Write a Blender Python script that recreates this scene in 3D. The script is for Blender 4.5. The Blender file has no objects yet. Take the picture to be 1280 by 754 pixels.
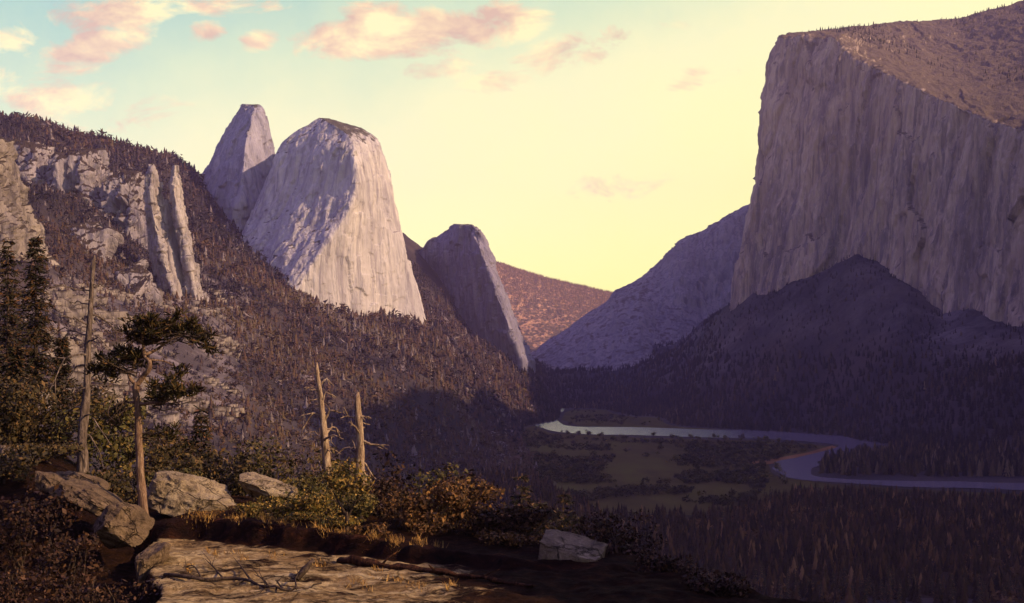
import bpy, math, random
import numpy as np
from mathutils import Vector, noise as mnoise

C = bpy.context.scene
COL = C.collection
R = math.radians
rng = np.random.default_rng(7)
random.seed(7)
F = 1372.0            # focal length in photo pixels (photo is 1280 wide)
CX, HY = 640.0, 450.0  # vanishing point: level camera, lens shifted up

# ------------------------------------------------------------------ camera, sky, sun, exposure
cam = bpy.data.cameras.new('camera')
cam_o = bpy.data.objects.new('camera', cam)
COL.objects.link(cam_o)
cam.sensor_width = 36.0
cam.lens = 36.0 * F / 1280.0
cam.shift_y = (HY - 377.0) / 1280.0
cam.clip_start, cam.clip_end = 0.5, 60000
cam_o.rotation_euler = (R(90), 0, 0)
C.camera = cam_o

SUN_AZ, SUN_EL = 109.0, 30.0     # degrees right of the view direction (+Y), and height
sun_dir = Vector((math.cos(R(SUN_EL)) * math.sin(R(SUN_AZ)), math.cos(R(SUN_EL)) * math.cos(R(SUN_AZ)), math.sin(R(SUN_EL))))

def lin(r, g, b):
    f = lambda v: v / 255 / 12.92 if v / 255 <= 0.04045 else ((v / 255 + 0.055) / 1.055) ** 2.4
    return (f(r), f(g), f(b), 1)

world = bpy.data.worlds.new('World')
C.world = world
world.use_nodes = True
wn, wl = world.node_tree.nodes, world.node_tree.links
wn.clear()

class NT:
    """small helper over a node tree"""
    def __init__(s, tree): s.t = tree; s.n = tree.nodes; s.l = tree.links
    def put(s, sock, v):
        if hasattr(v, 'is_output') or isinstance(v, bpy.types.NodeSocket): s.l.new(v, sock)
        else: sock.default_value = v
    def math(s, op, a, b=0.0, c=None, clamp=False):
        n = s.n.new('ShaderNodeMath'); n.operation = op; n.use_clamp = clamp
        s.put(n.inputs[0], a); s.put(n.inputs[1], b)
        if c is not None: s.put(n.inputs[2], c)
        return n.outputs[0]
    def ramp(s, fac, stops, interp='LINEAR'):
        n = s.n.new('ShaderNodeValToRGB'); n.color_ramp.interpolation = interp
        e = n.color_ramp.elements
        while len(e) < len(stops): e.new(0.5)
        for i, (p, c) in enumerate(stops):
            e[i].position = p
            e[i].color = c if len(c) == 4 else (*c, 1)
        s.put(n.inputs[0], fac)
        return n.outputs[0]
    def mix(s, fac, a, b, mode='MIX'):
        n = s.n.new('ShaderNodeMixRGB'); n.blend_type = mode
        s.put(n.inputs[0], fac); s.put(n.inputs[1], a); s.put(n.inputs[2], b)
        return n.outputs[0]
    def noise(s, vec, scale=1.0, detail=6.0, rough=0.55, dist=0.0):
        n = s.n.new('ShaderNodeTexNoise')
        if vec is not None: s.l.new(vec, n.inputs['Vector'])
        n.inputs['Scale'].default_value = scale; n.inputs['Detail'].default_value = detail
        n.inputs['Roughness'].default_value = rough; n.inputs['Distortion'].default_value = dist
        return n.outputs['Fac']
    def mapping(s, vec, scale=(1, 1, 1), rot=(0, 0, 0), loc=(0, 0, 0)):
        n = s.n.new('ShaderNodeMapping'); s.l.new(vec, n.inputs['Vector'])
        n.inputs['Scale'].default_value = scale; n.inputs['Rotation'].default_value = rot; n.inputs['Location'].default_value = loc
        return n.outputs[0]
    def combine(s, x, y, z):
        n = s.n.new('ShaderNodeCombineXYZ')
        s.put(n.inputs[0], x); s.put(n.inputs[1], y); s.put(n.inputs[2], z)
        return n.outputs[0]

W = NT(world.node_tree)
tc = wn.new('ShaderNodeTexCoord')
sep = wn.new('ShaderNodeSeparateXYZ'); wl.new(tc.outputs['Generated'], sep.inputs[0])
dx, dy, dz = sep.outputs
sky = wn.new('ShaderNodeTexSky'); sky.sky_type = 'NISHITA'; sky.sun_disc = False
sky.sun_elevation = R(SUN_EL); sky.sun_rotation = R(SUN_AZ)
bg1 = wn.new('ShaderNodeBackground'); wl.new(sky.outputs[0], bg1.inputs[0]); bg1.inputs[1].default_value = 0.05
# evening glow low in the sky: yellow at the horizon, turquoise higher, blue violet overhead
wob = W.noise(tc.outputs['Generated'], 9.0, 7, 0.62)
t = W.math('ADD', W.math('SUBTRACT', dz, W.math('MULTIPLY', dx, 0.22)), W.math('MULTIPLY', W.math('SUBTRACT', wob, 0.5), 0.10))
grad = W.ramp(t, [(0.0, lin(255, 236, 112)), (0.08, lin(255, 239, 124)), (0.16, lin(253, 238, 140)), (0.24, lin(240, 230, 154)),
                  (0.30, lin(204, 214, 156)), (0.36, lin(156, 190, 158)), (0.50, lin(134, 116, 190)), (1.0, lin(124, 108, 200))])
# clouds, placed by direction (gnomonic coordinates round +Y)
yy = W.math('MAXIMUM', dy, 0.05)
u, v = W.math('DIVIDE', dx, yy), W.math('DIVIDE', dz, yy)
uv = W.combine(u, v, 0.0)
cn = W.noise(W.mapping(uv, (13, 27, 1)), 1.0, 10, 0.66, 0.5)
cshade = W.noise(W.mapping(uv, (14, 26, 1), loc=(0.06, 0.22, 0)), 1.0, 6, 0.6, 0.3)
def blob(px, py, rx, ry, tilt=0.0):
    a, b = (px - CX) / F, (HY - py) / F
    du, dv = W.math('SUBTRACT', u, a), W.math('SUBTRACT', v, b)
    dv = W.math('SUBTRACT', dv, W.math('MULTIPLY', du, tilt))
    q = W.math('ADD', W.math('POWER', W.math('ABSOLUTE', W.math('DIVIDE', du, rx / F)), 2.0), W.math('POWER', W.math('ABSOLUTE', W.math('DIVIDE', dv, ry / F)), 2.0))
    return W.math('SUBTRACT', 1.0, q, clamp=True)
acc = None
for (px, py, rx, ry, tilt, k) in [(490, 44, 170, 46, 0.04, 1.12), (600, 32, 110, 42, 0.15, 1.1), (470, 22, 70, 34, 0, 1.0), (540, 88, 80, 26, .1, .75), (110, 62, 110, 42, 0.22, .95),
                                   (255, 42, 36, 22, 0.1, .95), (325, 50, 36, 21, 0.1, .95), (130, 18, 130, 34, 0.1, .9), (260, 2, 130, 26, 0, .85),
                                   (335, 5, 30, 16, 0, .7), (720, 66, 110, 34, 0.2, .72), (50, 120, 150, 46, -.1, .66), (620, 104, 70, 22, .1, .66), (790, 44, 100, 26, .15, .6), (760, 235, 120, 30, .1, .58), (170, 150, 120, 40, .1, .55), (20, 50, 60, 24, 0, .7), (860, 100, 90, 26, .2, .55)]:
    m = W.math('MULTIPLY', blob(px, py, rx, ry, tilt), k)
    acc = m if acc is None else W.math('MAXIMUM', acc, m)
cover = W.math('MULTIPLY', W.math('SUBTRACT', W.math('ADD', W.math('MULTIPLY', acc, 0.62), W.math('MULTIPLY', cn, 1.5)), 1.01), 4.0, clamp=True)
cover = W.math('MULTIPLY', cover, W.math('MULTIPLY', acc, 3.0, clamp=True))
cover = W.math('MULTIPLY', cover, W.math('MULTIPLY', W.math('SUBTRACT', dy, 0.3), 3.0, clamp=True), clamp=True)
ccol = W.ramp(cshade, [(0.38, lin(208, 158, 112)), (0.5, lin(236, 194, 130)), (0.61, lin(252, 232, 150))])
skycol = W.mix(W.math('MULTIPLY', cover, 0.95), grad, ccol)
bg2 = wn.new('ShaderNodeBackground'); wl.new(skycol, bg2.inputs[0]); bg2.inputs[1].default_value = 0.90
add = wn.new('ShaderNodeAddShader'); wl.new(bg1.outputs[0], add.inputs[0]); wl.new(bg2.outputs[0], add.inputs[1])
wout = wn.new('ShaderNodeOutputWorld'); wl.new(add.outputs[0], wout.inputs[0])

sun = bpy.data.lights.new('sun', 'SUN'); sun.energy = 5.0; sun.angle = R(0.5); sun.color = (1.0, 0.69, 0.42)
sun_o = bpy.data.objects.new('sun', sun); COL.objects.link(sun_o)
sun_o.rotation_euler = sun_dir.to_track_quat('Z', 'Y').to_euler()

C.view_settings.view_transform = 'Standard'; C.view_settings.look = 'None'
C.view_settings.exposure = 0.36; C.view_settings.gamma = 1.0
C.render.engine = 'CYCLES'
C.cycles.max_bounces = 5; C.cycles.diffuse_bounces = 3; C.cycles.volume_bounces = 0
C.cycles.use_denoising = True
HAZE = 3.9e-5

# ------------------------------------------------------------------ helpers
def P(px, py, d):
    return np.array([(px - CX) / F * d, d, (HY - py) / F * d])

def hash3(i, j, k, seed):
    h = (i * 374761393 + j * 668265263 + k * 2147483647 + seed * 974634777) & 0xFFFFFFFF
    h = ((h ^ (h >> 13)) * 1274126177) & 0xFFFFFFFF
    h = ((h ^ (h >> 16)) * 2246822519) & 0xFFFFFFFF
    return ((h ^ (h >> 15)) & 0xFFFFFF) / float(0xFFFFFF)

def vnoise(p, seed=0):
    p = np.asarray(p, float); i = np.floor(p).astype(np.int64); f = p - i
    f = f * f * f * (f * (f * 6 - 15) + 10)
    o = 0
    for a in (0, 1):
        wa = f[..., 0] if a else 1 - f[..., 0]
        for b in (0, 1):
            wb = f[..., 1] if b else 1 - f[..., 1]
            for c in (0, 1):
                wc = f[..., 2] if c else 1 - f[..., 2]
                o = o + wa * wb * wc * hash3(i[..., 0] + a, i[..., 1] + b, i[..., 2] + c, seed)
    return o * 2 - 1

def fbm(p, octaves=5, seed=0, gain=0.5, lac=2.03, ridged=False):
    p = np.asarray(p, float); o = 0; a = 1.0; tot = 0
    for k in range(octaves):
        n = vnoise(p, seed + k * 17)
        if ridged: n = 1 - 2 * np.abs(n)
        o = o + a * n; tot += a; a *= gain; p = p * lac + 3.7
    return o / tot

def sstep(a, b, x):
    t = np.clip((np.asarray(x, float) - a) / (b - a), 0, 1); return t * t * (3 - 2 * t)

def mesh_obj(name, verts, faces, mats, parent=None, smooth=False, mat_idx=None, attrs=None):
    me = bpy.data.meshes.new(name)
    verts = np.asarray(verts, np.float32).reshape(-1, 3)
    if isinstance(faces, np.ndarray):
        n, k = faces.shape
        me.vertices.add(len(verts)); me.vertices.foreach_set('co', verts.ravel())
        me.loops.add(n * k); me.loops.foreach_set('vertex_index', faces.astype(np.int32).ravel())
        me.polygons.add(n); me.polygons.foreach_set('loop_start', np.arange(0, n * k, k, dtype=np.int32))
        try: me.polygons.foreach_set('loop_total', np.full(n, k, dtype=np.int32))
        except Exception: pass
        me.update(calc_edges=True)
    else:
        me.from_pydata([tuple(map(float, v)) for v in verts], [], faces)
    for m in (mats if isinstance(mats, (list, tuple)) else [mats]): me.materials.append(m)
    if mat_idx is not None: me.polygons.foreach_set('material_index', np.asarray(mat_idx, np.int32))
    if smooth: me.polygons.foreach_set('use_smooth', np.ones(len(me.polygons), bool))
    for an, av in (attrs or {}).items():
        at = me.attributes.new(an, 'FLOAT', 'POINT'); at.data.foreach_set('value', np.asarray(av, np.float32))
    me.update()
    o = bpy.data.objects.new(name, me); COL.objects.link(o)
    if parent: o.parent = parent
    return o

def tag(o, label=None, cat=None, group=None, kind=None):
    for k, val in (('label', label), ('category', cat), ('group', group), ('kind', kind)):
        if val: o[k] = val
    return o

def empty(name, loc):
    o = bpy.data.objects.new(name, None); COL.objects.link(o); o.location = loc; o.empty_display_size = 0.5
    return o

def copy_thing(o, name=None):
    c = o.copy(); COL.objects.link(c)
    for ch in o.children:
        k = ch.copy(); COL.objects.link(k); k.parent = c
        for g in ch.children:
            q = g.copy(); COL.objects.link(q); q.parent = k
    return c

class MB:
    """mesh collector, vertices relative to an origin"""
    def __init__(s, org=(0, 0, 0)): s.v = []; s.f = []; s.n = 0; s.org = np.asarray(org, float)
    def add(s, v, f):
        v = np.asarray(v, float).reshape(-1, 3)
        s.v.append(v); s.f.extend([tuple(i + s.n for i in q) for q in f]); s.n += len(v)
    def tube(s, pts, radii, sides=8, rough=0.0, seed=0, cap=True):
        pts = [np.asarray(p, float) for p in pts]; n = len(pts); base = s.n; V = []
        prev = None
        for i, p in enumerate(pts):
            tg = pts[min(i + 1, n - 1)] - pts[max(i - 1, 0)]; tg = tg / (np.linalg.norm(tg) + 1e-9)
            a = np.array([0, 1, 0]) if abs(tg[1]) < 0.9 else np.array([1, 0, 0])
            if prev is not None: a = prev
            e1 = a - tg * a.dot(tg); e1 /= np.linalg.norm(e1) + 1e-9; e2 = np.cross(tg, e1); prev = e1
            for k in range(sides):
                an = 2 * math.pi * k / sides
                r = radii[i] * (1 + rough * (hash3(np.int64(i // 2), np.int64(k), np.int64(seed), 5) * 2 - 1))
                V.append(p + (e1 * math.cos(an) + e2 * math.sin(an)) * r)
        Fc = [(i * sides + k, i * sides + (k + 1) % sides, (i + 1) * sides + (k + 1) % sides, (i + 1) * sides + k) for i in range(n - 1) for k in range(sides)]
        if cap: Fc += [tuple(range(sides))[::-1], tuple(range((n - 1) * sides, n * sides))]
        s.add(V, Fc)
    def build(s, name, mat, parent=None, smooth=False):
        v = np.concatenate(s.v) - s.org
        return mesh_obj(name, v, s.f, mat, parent, smooth)

def spline(pts, n):
    """Catmull-Rom through points"""
    pts = np.asarray(pts, float); m = len(pts)
    P_ = np.vstack([2 * pts[0] - pts[1], pts, 2 * pts[-1] - pts[-2]])
    out = []
    for t in np.linspace(0, m - 1, n):
        i = min(int(t), m - 2); f = t - i; a, b, c, d = P_[i], P_[i + 1], P_[i + 2], P_[i + 3]
        out.append(0.5 * (2 * b + (c - a) * f + (2 * a - 5 * b + 4 * c - d) * f * f + (3 * b - a - 3 * c + d) * f ** 3))
    return np.array(out)

# ------------------------------------------------------------------ materials
def material(name):
    m = bpy.data.materials.new(name); m.use_nodes = True
    N = NT(m.node_tree); N.b = m.node_tree.nodes['Principled BSDF']
    N.tc = N.n.new('ShaderNodeTexCoord'); N.obj = N.tc.outputs['Object']
    N.b.inputs['Specular IOR Level'].default_value = 0.04
    N.b.inputs['Roughness'].default_value = 0.9
    return m, N

def cracks(N, scale, width, seed=0.0):
    w = N.n.new('ShaderNodeVectorMath'); w.operation = 'ADD'; N.l.new(N.obj, w.inputs[0])
    wn_ = N.noise(N.obj, 1.3, 5, .65); N.l.new(N.combine(wn_, N.math('MULTIPLY', wn_, -.8), N.math('MULTIPLY', wn_, 1.4)), w.inputs[1])
    v = N.n.new('ShaderNodeTexVoronoi'); v.feature = 'DISTANCE_TO_EDGE'; v.inputs['Scale'].default_value = scale; N.l.new(N.mapping(w.outputs[0], (.7, 1.3, 1.1)), v.inputs['Vector'])
    gate = N.ramp(N.noise(N.obj, .45, 3), [(.42, (0, 0, 0)), (.55, (1, 1, 1))])
    return N.math('MULTIPLY', N.ramp(v.outputs['Distance'], [(0.0, (1, 1, 1)), (width, (0, 0, 0))]), gate)

def bump(N, h, strength, dist):
    b = N.n.new('ShaderNodeBump'); b.inputs['Strength'].default_value = strength; b.inputs['Distance'].default_value = dist
    N.put(b.inputs['Height'], h); N.l.new(b.outputs[0], N.b.inputs['Normal'])

def attr(N, name):
    a = N.n.new('ShaderNodeAttribute'); a.attribute_name = name; return a.outputs['Fac']

def cliff_mat(name, c1, c2, c3, stain, veg, lean=0.0, k=1.0, stain_amt=.6, veg_lo=.5, tall=1.0):
    m, N = material(name)
    big = N.noise(N.mapping(N.obj, (1 / (90 * k), 1 / (90 * k), 1 / (190 * k * tall))), 1, 8, 0.62, .4)
    base = N.ramp(big, [(0.3, c1), (0.5, c2), (0.7, c3)])
    streak = N.noise(N.mapping(N.obj, (1 / (22 * k), 1 / (22 * k), 1 / (240 * k * tall)), rot=(0, lean, 0)), 1, 8, 0.66, .9)
    smask = N.ramp(streak, [(0.48, (0, 0, 0)), (0.62, (1, 1, 1))])
    col = N.mix(N.math('MULTIPLY', smask, stain_amt), base, stain)
    if tall > 1:   # broad water stains down the face
        broad = N.noise(N.mapping(N.obj, (1 / 75, 1 / 75, 1 / 1100), rot=(0, lean, 0)), 1, 7, 0.68, 1.2)
        col = N.mix(N.ramp(broad, [(.48, (0, 0, 0)), (.62, (.75, .75, .75))]), col, stain)
    pale = N.noise(N.mapping(N.obj, (1 / (9 * k), 1 / (9 * k), 1 / (60 * k))), 1, 6, 0.65)
    col = N.mix(N.ramp(pale, [(0.56, (0, 0, 0)), (0.74, (.4, .4, .4))]), col, tuple(min(1, 1.6 * x) for x in c3[:3]) + (1,))
    g = N.n.new('ShaderNodeNewGeometry'); sp = N.n.new('ShaderNodeSeparateXYZ'); N.l.new(g.outputs['Normal'], sp.inputs[0])
    vn = N.noise(N.mapping(N.obj, (1 / 25, 1 / 25, 1 / 25)), 1, 6, .65)
    vm = N.ramp(N.math('ADD', sp.outputs[2], N.math('MULTIPLY', N.math('SUBTRACT', vn, .5), 0.9)), [(veg_lo, (0, 0, 0)), (veg_lo + .16, (1, 1, 1))])
    col = N.mix(vm, col, veg)
    N.l.new(col, N.b.inputs['Base Color'])
    fine = N.noise(N.mapping(N.obj, (1 / (12 * k), 1 / (12 * k), 1 / (55 * k))), 1, 8, .65)
    bump(N, N.math('ADD', fine, N.math('MULTIPLY', streak, 0.7)), 0.9, 9.0 * k)
    return m

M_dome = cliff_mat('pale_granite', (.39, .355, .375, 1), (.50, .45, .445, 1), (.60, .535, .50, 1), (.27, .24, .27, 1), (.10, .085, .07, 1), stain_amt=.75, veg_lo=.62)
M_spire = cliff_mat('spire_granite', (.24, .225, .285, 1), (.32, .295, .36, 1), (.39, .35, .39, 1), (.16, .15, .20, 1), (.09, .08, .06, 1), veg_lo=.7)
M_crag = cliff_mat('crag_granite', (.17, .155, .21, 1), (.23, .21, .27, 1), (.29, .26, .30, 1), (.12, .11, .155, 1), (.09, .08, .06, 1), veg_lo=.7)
M_cap = cliff_mat('brown_granite', (.28, .205, .155, 1), (.39, .29, .22, 1), (.49, .375, .285, 1), (.145, .115, .12, 1), (.13, .095, .07, 1), lean=R(-9), k=.8, stain_amt=.8, veg_lo=.48, tall=2.2)
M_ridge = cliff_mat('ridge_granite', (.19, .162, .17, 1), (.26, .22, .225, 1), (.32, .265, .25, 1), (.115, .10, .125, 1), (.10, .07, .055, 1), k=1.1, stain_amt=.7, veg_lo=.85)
M_outcrop = cliff_mat('outcrop_granite', (.26, .225, .23, 1), (.37, .32, .31, 1), (.52, .45, .41, 1), (.11, .09, .095, 1), (.07, .055, .04, 1), k=.5, veg_lo=.6)
M_buttress = cliff_mat('buttress_granite', (.20, .175, .20, 1), (.29, .25, .27, 1), (.38, .32, .32, 1), (.10, .088, .105, 1), (.05, .036, .028, 1), k=.6, veg_lo=.38)
M_slab = cliff_mat('slab_granite', (.16, .13, .12, 1), (.25, .205, .18, 1), (.36, .30, .25, 1), (.08, .066, .068, 1), (.06, .045, .032, 1), k=.45, stain_amt=.85, veg_lo=.5)
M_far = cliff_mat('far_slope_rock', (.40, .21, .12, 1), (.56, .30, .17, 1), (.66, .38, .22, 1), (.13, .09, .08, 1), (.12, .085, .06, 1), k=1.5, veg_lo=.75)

def ground_mat():
    m, N = material('forest_floor')
    n1 = N.noise(N.mapping(N.obj, (1 / 260,) * 3), 1, 8, .65)
    col = N.ramp(n1, [(0.32, (.022, .018, .020, 1)), (0.48, (.042, .033, .034, 1)), (0.58, (.066, .048, .042, 1)), (0.7, (.058, .050, .052, 1))])
    n2 = N.noise(N.mapping(N.obj, (1 / 60, 1 / 60, 1 / 120)), 1, 9, .7, .5)
    sc = N.math('MULTIPLY', N.ramp(n2, [(0.44, (.15, .15, .15)), (0.62, (1, 1, 1))]), attr(N, 'scree'))
    col = N.mix(sc, col, (.24, .195, .19, 1))
    N.l.new(col, N.b.inputs['Base Color'])
    bump(N, N.noise(N.mapping(N.obj, (1 / 18,) * 3), 1, 8, .7), .8, 6)
    return m
M_ground = ground_mat()

def tree_mat(name, stops, emis=None):
    m, N = material(name)
    a = attr(N, 'tint')
    col = N.ramp(a, stops)
    N.l.new(col, N.b.inputs['Base Color']); N.b.inputs['Specular IOR Level'].default_value = .1
    return m
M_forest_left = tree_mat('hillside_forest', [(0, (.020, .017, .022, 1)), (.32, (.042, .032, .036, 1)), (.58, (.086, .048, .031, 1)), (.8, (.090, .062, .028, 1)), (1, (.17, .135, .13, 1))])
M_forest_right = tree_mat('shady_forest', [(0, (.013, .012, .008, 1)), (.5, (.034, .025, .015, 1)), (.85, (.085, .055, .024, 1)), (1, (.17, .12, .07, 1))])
M_scrub = tree_mat('meadow_scrub', [(0, (.014, .013, .006, 1)), (.5, (.030, .026, .009, 1)), (.85, (.055, .042, .012, 1)), (1, (.09, .06, .018, 1))])
M_valley = tree_mat('valley_conifers', [(0, (.012, .009, .004, 1)), (.5, (.038, .023, .010, 1)), (.8, (.10, .050, .018, 1)), (1, (.22, .12, .05, 1))])
M_far_trees = tree_mat('far_forest_trees', [(0, (.17, .105, .075, 1)), (.6, (.25, .15, .10, 1)), (1, (.34, .20, .12, 1))])  # peach haze put into the colour, far paler than the other trees
M_ridge_trees = tree_mat('ridge_forest', [(0, (.03, .03, .022, 1)), (.6, (.055, .045, .028, 1)), (1, (.09, .065, .04, 1))])

def leaf_mat(name, stops, trans=0.0):
    m, N = material(name)
    g = N.n.new('ShaderNodeNewGeometry')
    col = N.ramp(g.outputs['Random Per Island'], stops)
    big = N.noise(N.mapping(N.obj, (.9, .9, .9)), 1, 3)
    oi = N.n.new('ShaderNodeObjectInfo')
    val = N.math('ADD', N.math('MULTIPLY', big, .9), N.math('MULTIPLY', oi.outputs['Random'], .5))
    col = N.mix(1.0, col, N.ramp(val, [(.25, (.55, .5, .5)), (.75, (1.25, 1.2, 1.1))]), 'MULTIPLY')
    N.l.new(col, N.b.inputs['Base Color']); N.b.inputs['Specular IOR Level'].default_value = .15; N.b.inputs['Roughness'].default_value = .7
    return m
M_conifer = leaf_mat('conifer_needles', [(0, (.012, .013, .006, 1)), (.5, (.034, .026, .012, 1)), (.85, (.080, .046, .018, 1)), (1, (.15, .075, .028, 1))])
M_spruce = leaf_mat('dark_spruce_needles', [(0, (.012, .013, .007, 1)), (.5, (.028, .024, .012, 1)), (.8, (.055, .033, .015, 1)), (1, (.12, .055, .02, 1))])
M_pine = leaf_mat('pine_needles', [(0, (.016, .016, .007, 1)), (.5, (.038, .032, .012, 1)), (.85, (.080, .050, .016, 1)), (1, (.15, .08, .025, 1))])
M_leaf_dark = leaf_mat('dark_leaves', [(0, (.022, .018, .010, 1)), (.5, (.045, .035, .015, 1)), (.85, (.080, .052, .02, 1)), (1, (.14, .08, .03, 1))])
M_leaf_olive = leaf_mat('olive_leaves', [(0, (.035, .035, .012, 1)), (.5, (.075, .065, .02, 1)), (.85, (.12, .085, .024, 1)), (1, (.20, .13, .035, 1))])
M_leaf_russet = leaf_mat('russet_leaves', [(0, (.025, .014, .007, 1)), (.4, (.055, .030, .012, 1)), (.75, (.105, .050, .017, 1)), (1, (.20, .105, .03, 1))])
M_leaf_gold = leaf_mat('golden_green_leaves', [(0, (.03, .03, .009, 1)), (.4, (.075, .062, .016, 1)), (.75, (.15, .095, .024, 1)), (1, (.32, .20, .05, 1))])
M_leaf_brown = leaf_mat('brown_leaves', [(0, (.012, .007, .006, 1)), (.5, (.028, .014, .009, 1)), (.85, (.06, .028, .013, 1)), (1, (.11, .06, .035, 1))])
M_grass = leaf_mat('dry_grass_blades', [(0, (.10, .06, .02, 1)), (.5, (.26, .14, .04, 1)), (.8, (.38, .22, .06, 1)), (1, (.5, .34, .12, 1))])

def bark_mat(name, c1, c2, c3, scale=1.0, dark_base=0.0):
    m, N = material(name)
    n = N.noise(N.mapping(N.obj, (5 * scale, 5 * scale, 1.1 * scale)), 1, 8, .65, .5)
    col = N.ramp(n, [(.3, c1), (.5, c2), (.68, c3)])
    if dark_base:   # lower trunk darkened in ragged patches, strongest towards the ground
        sp = N.n.new('ShaderNodeSeparateXYZ'); N.l.new(N.obj, sp.inputs[0])
        k = N.math('ADD', N.math('SUBTRACT', 1.0, N.math('DIVIDE', sp.outputs[2], dark_base)), N.math('MULTIPLY', N.math('SUBTRACT', N.noise(N.mapping(N.obj, (3, 3, .8)), 1, 6, .7), .5), 3.0))
        col = N.mix(N.ramp(k, [(.3, (0, 0, 0)), (.45, (1, 1, 1))]), col, (.045, .03, .022, 1))
    N.l.new(col, N.b.inputs['Base Color'])
    bump(N, n, 1.0, .2)
    return m
M_bark = bark_mat('pine_bark', (.07, .04, .028, 1), (.20, .12, .075, 1), (.36, .25, .17, 1))
M_bark_dark = bark_mat('dark_bark', (.03, .022, .016, 1), (.07, .048, .034, 1), (.12, .085, .06, 1))
M_log = bark_mat('reddish_log_bark', (.012, .007, .005, 1), (.042, .019, .011, 1), (.12, .050, .022, 1))
M_snag = bark_mat('bleached_deadwood', (.07, .042, .028, 1), (.32, .22, .14, 1), (.52, .40, .27, 1), dark_base=3.2)
M_snag_grey = bark_mat('grey_deadwood', (.04, .03, .026, 1), (.13, .095, .075, 1), (.30, .23, .19, 1))

def stone_mat(name, c1, c2, c3, dark, grain=(1, 1, 1), rot=(0, 0, 0)):
    m, N = material(name)
    mp = N.mapping(N.obj, grain, rot=rot)
    n = N.noise(mp, .55, 9, .65, .6)
    col = N.ramp(n, [(.3, c1), (.5, c2), (.68, c3)])
    n2 = N.noise(mp, 1.7, 8, .7, .3)
    col = N.mix(N.ramp(n2, [(.50, (0, 0, 0)), (.66, (.8, .8, .8))]), col, dark)
    n3 = N.noise(N.obj, 7, 6, .7)
    col = N.mix(1.0, col, N.ramp(n3, [(.3, (.7, .68, .66)), (.7, (1.2, 1.2, 1.2))]), 'MULTIPLY')
    ck = cracks(N, .8, .035)
    col = N.mix(N.math('MULTIPLY', ck, .85), col, tuple(.35 * x for x in dark[:3]) + (1,))
    N.l.new(col, N.b.inputs['Base Color'])
    bump(N, N.math('SUBTRACT', N.math('ADD', n2, N.math('MULTIPLY', n3, .5)), N.math('MULTIPLY', ck, .8)), 1.0, .35)
    return m
M_boulder = stone_mat('weathered_boulder', (.22, .16, .10, 1), (.38, .29, .18, 1), (.50, .40, .26, 1), (.10, .072, .05, 1))
M_boulder_dark = stone_mat('dark_brown_boulder', (.09, .062, .04, 1), (.19, .13, .08, 1), (.30, .21, .13, 1), (.05, .035, .025, 1))  # darkest brown tones of the boulder stones
M_block = stone_mat('grey_block', (.15, .11, .07, 1), (.27, .20, .135, 1), (.40, .31, .21, 1), (.09, .07, .06, 1))

# ------------------------------------------------------------------ terrain height field (polar grid round the camera)
VF = -150.0   # valley floor below the camera
def az_of(px): return math.degrees(math.atan((px - CX) / F))
cols = []
def col_px(px, pts):
    """pts: (depth, photo y or None for the valley floor)"""
    a = az_of(px); k = 1 / math.cos(R(a)); out = []
    for d, y in pts: out.append((d * k, VF if y is None else (HY - y) / F * d))
    cols.append((a, out))
def col_az(a, pts): cols.append((a, pts))
col_az(-180, [(60, -20), (300, 120), (900, 300), (3000, 500), (9000, 500)])
col_az(-120, [(60, -18), (200, 40), (600, 300), (2000, 700), (9000, 700)])
col_az(-80, [(60, -16), (150, -5), (500, 170), (1500, 620), (3000, 750), (9000, 750)])
col_az(-50, [(60, -16), (200, -10), (500, 60), (1000, 260), (2000, 560), (2800, 700), (9000, 700)])
col_px(-300, [(60, 800), (110, 640), (200, 540), (500, 420), (800, 320), (1300, 210), (2300, 120), (2700, 118), (9000, 300)])
col_px(-60, [(60, 800), (120, 640), (230, 575), (450, 520), (650, 440), (900, 350), (1200, 285), (1700, 220), (2400, 146), (2800, 150), (4500, 330), (9000, 380)])
col_px(60, [(60, 800), (120, 690), (300, 610), (550, 530), (750, 440), (1000, 360), (1300, 300), (1800, 238), (2500, 164), (2900, 170), (4500, 340), (9000, 400)])
col_px(140, [(60, 900), (120, 740), (400, 620), (600, 555), (800, 480), (1050, 410), (1400, 345), (1900, 262), (2550, 182), (2950, 190), (4500, 350), (9000, 400)])
col_px(220, [(60, 900), (120, 760), (400, 650), (700, 560), (900, 490), (1150, 430), (1500, 372), (2000, 290), (2650, 198), (3000, 205), (4500, 350), (9000, 400)])
col_px(290, [(60, 900), (150, 800), (500, 650), (800, 570), (1050, 490), (1350, 420), (1700, 370), (2150, 312), (2700, 258), (3100, 268), (4500, 370), (9000, 400)])
col_px(360, [(60, 900), (150, 800), (500, 680), (900, 575), (1250, 490), (1600, 425), (2000, 372), (2300, 350), (2800, 290), (3300, 300), (4500, 380), (9000, 400)])
col_px(440, [(60, 900), (150, 800), (600, 680), (950, 590), (1350, 505), (1750, 440), (2120, 412), (2400, 390), (2900, 300), (3400, 268), (4000, 330), (5000, 400), (9000, 410)])
col_px(505, [(60, 900), (150, 800), (700, 690), (1050, 612), (1450, 528), (1850, 450), (2200, 417), (2500, 405), (2900, 330), (3300, 286), (3900, 330), (5000, 400), (9000, 410)])
col_px(545, [(60, 900), (150, 800), (760, 710), (1050, None), (1300, 590), (1650, 515), (2050, 448), (2350, 416), (2700, 410), (3100, 350), (3400, 318), (3900, 350), (5000, 410), (9000, 410)])
col_px(600, [(60, 900), (150, 800), (700, None), (1350, None), (1700, 556), (2150, 500), (2600, 452), (2850, 438), (3300, 430), (4500, 440), (9000, 410)])
col_px(640, [(60, 900), (150, 800), (680, None), (2560, None), (2680, 503), (2780, 472), (2850, 450), (3300, 449), (5000, 446), (9000, 420)])
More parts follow.
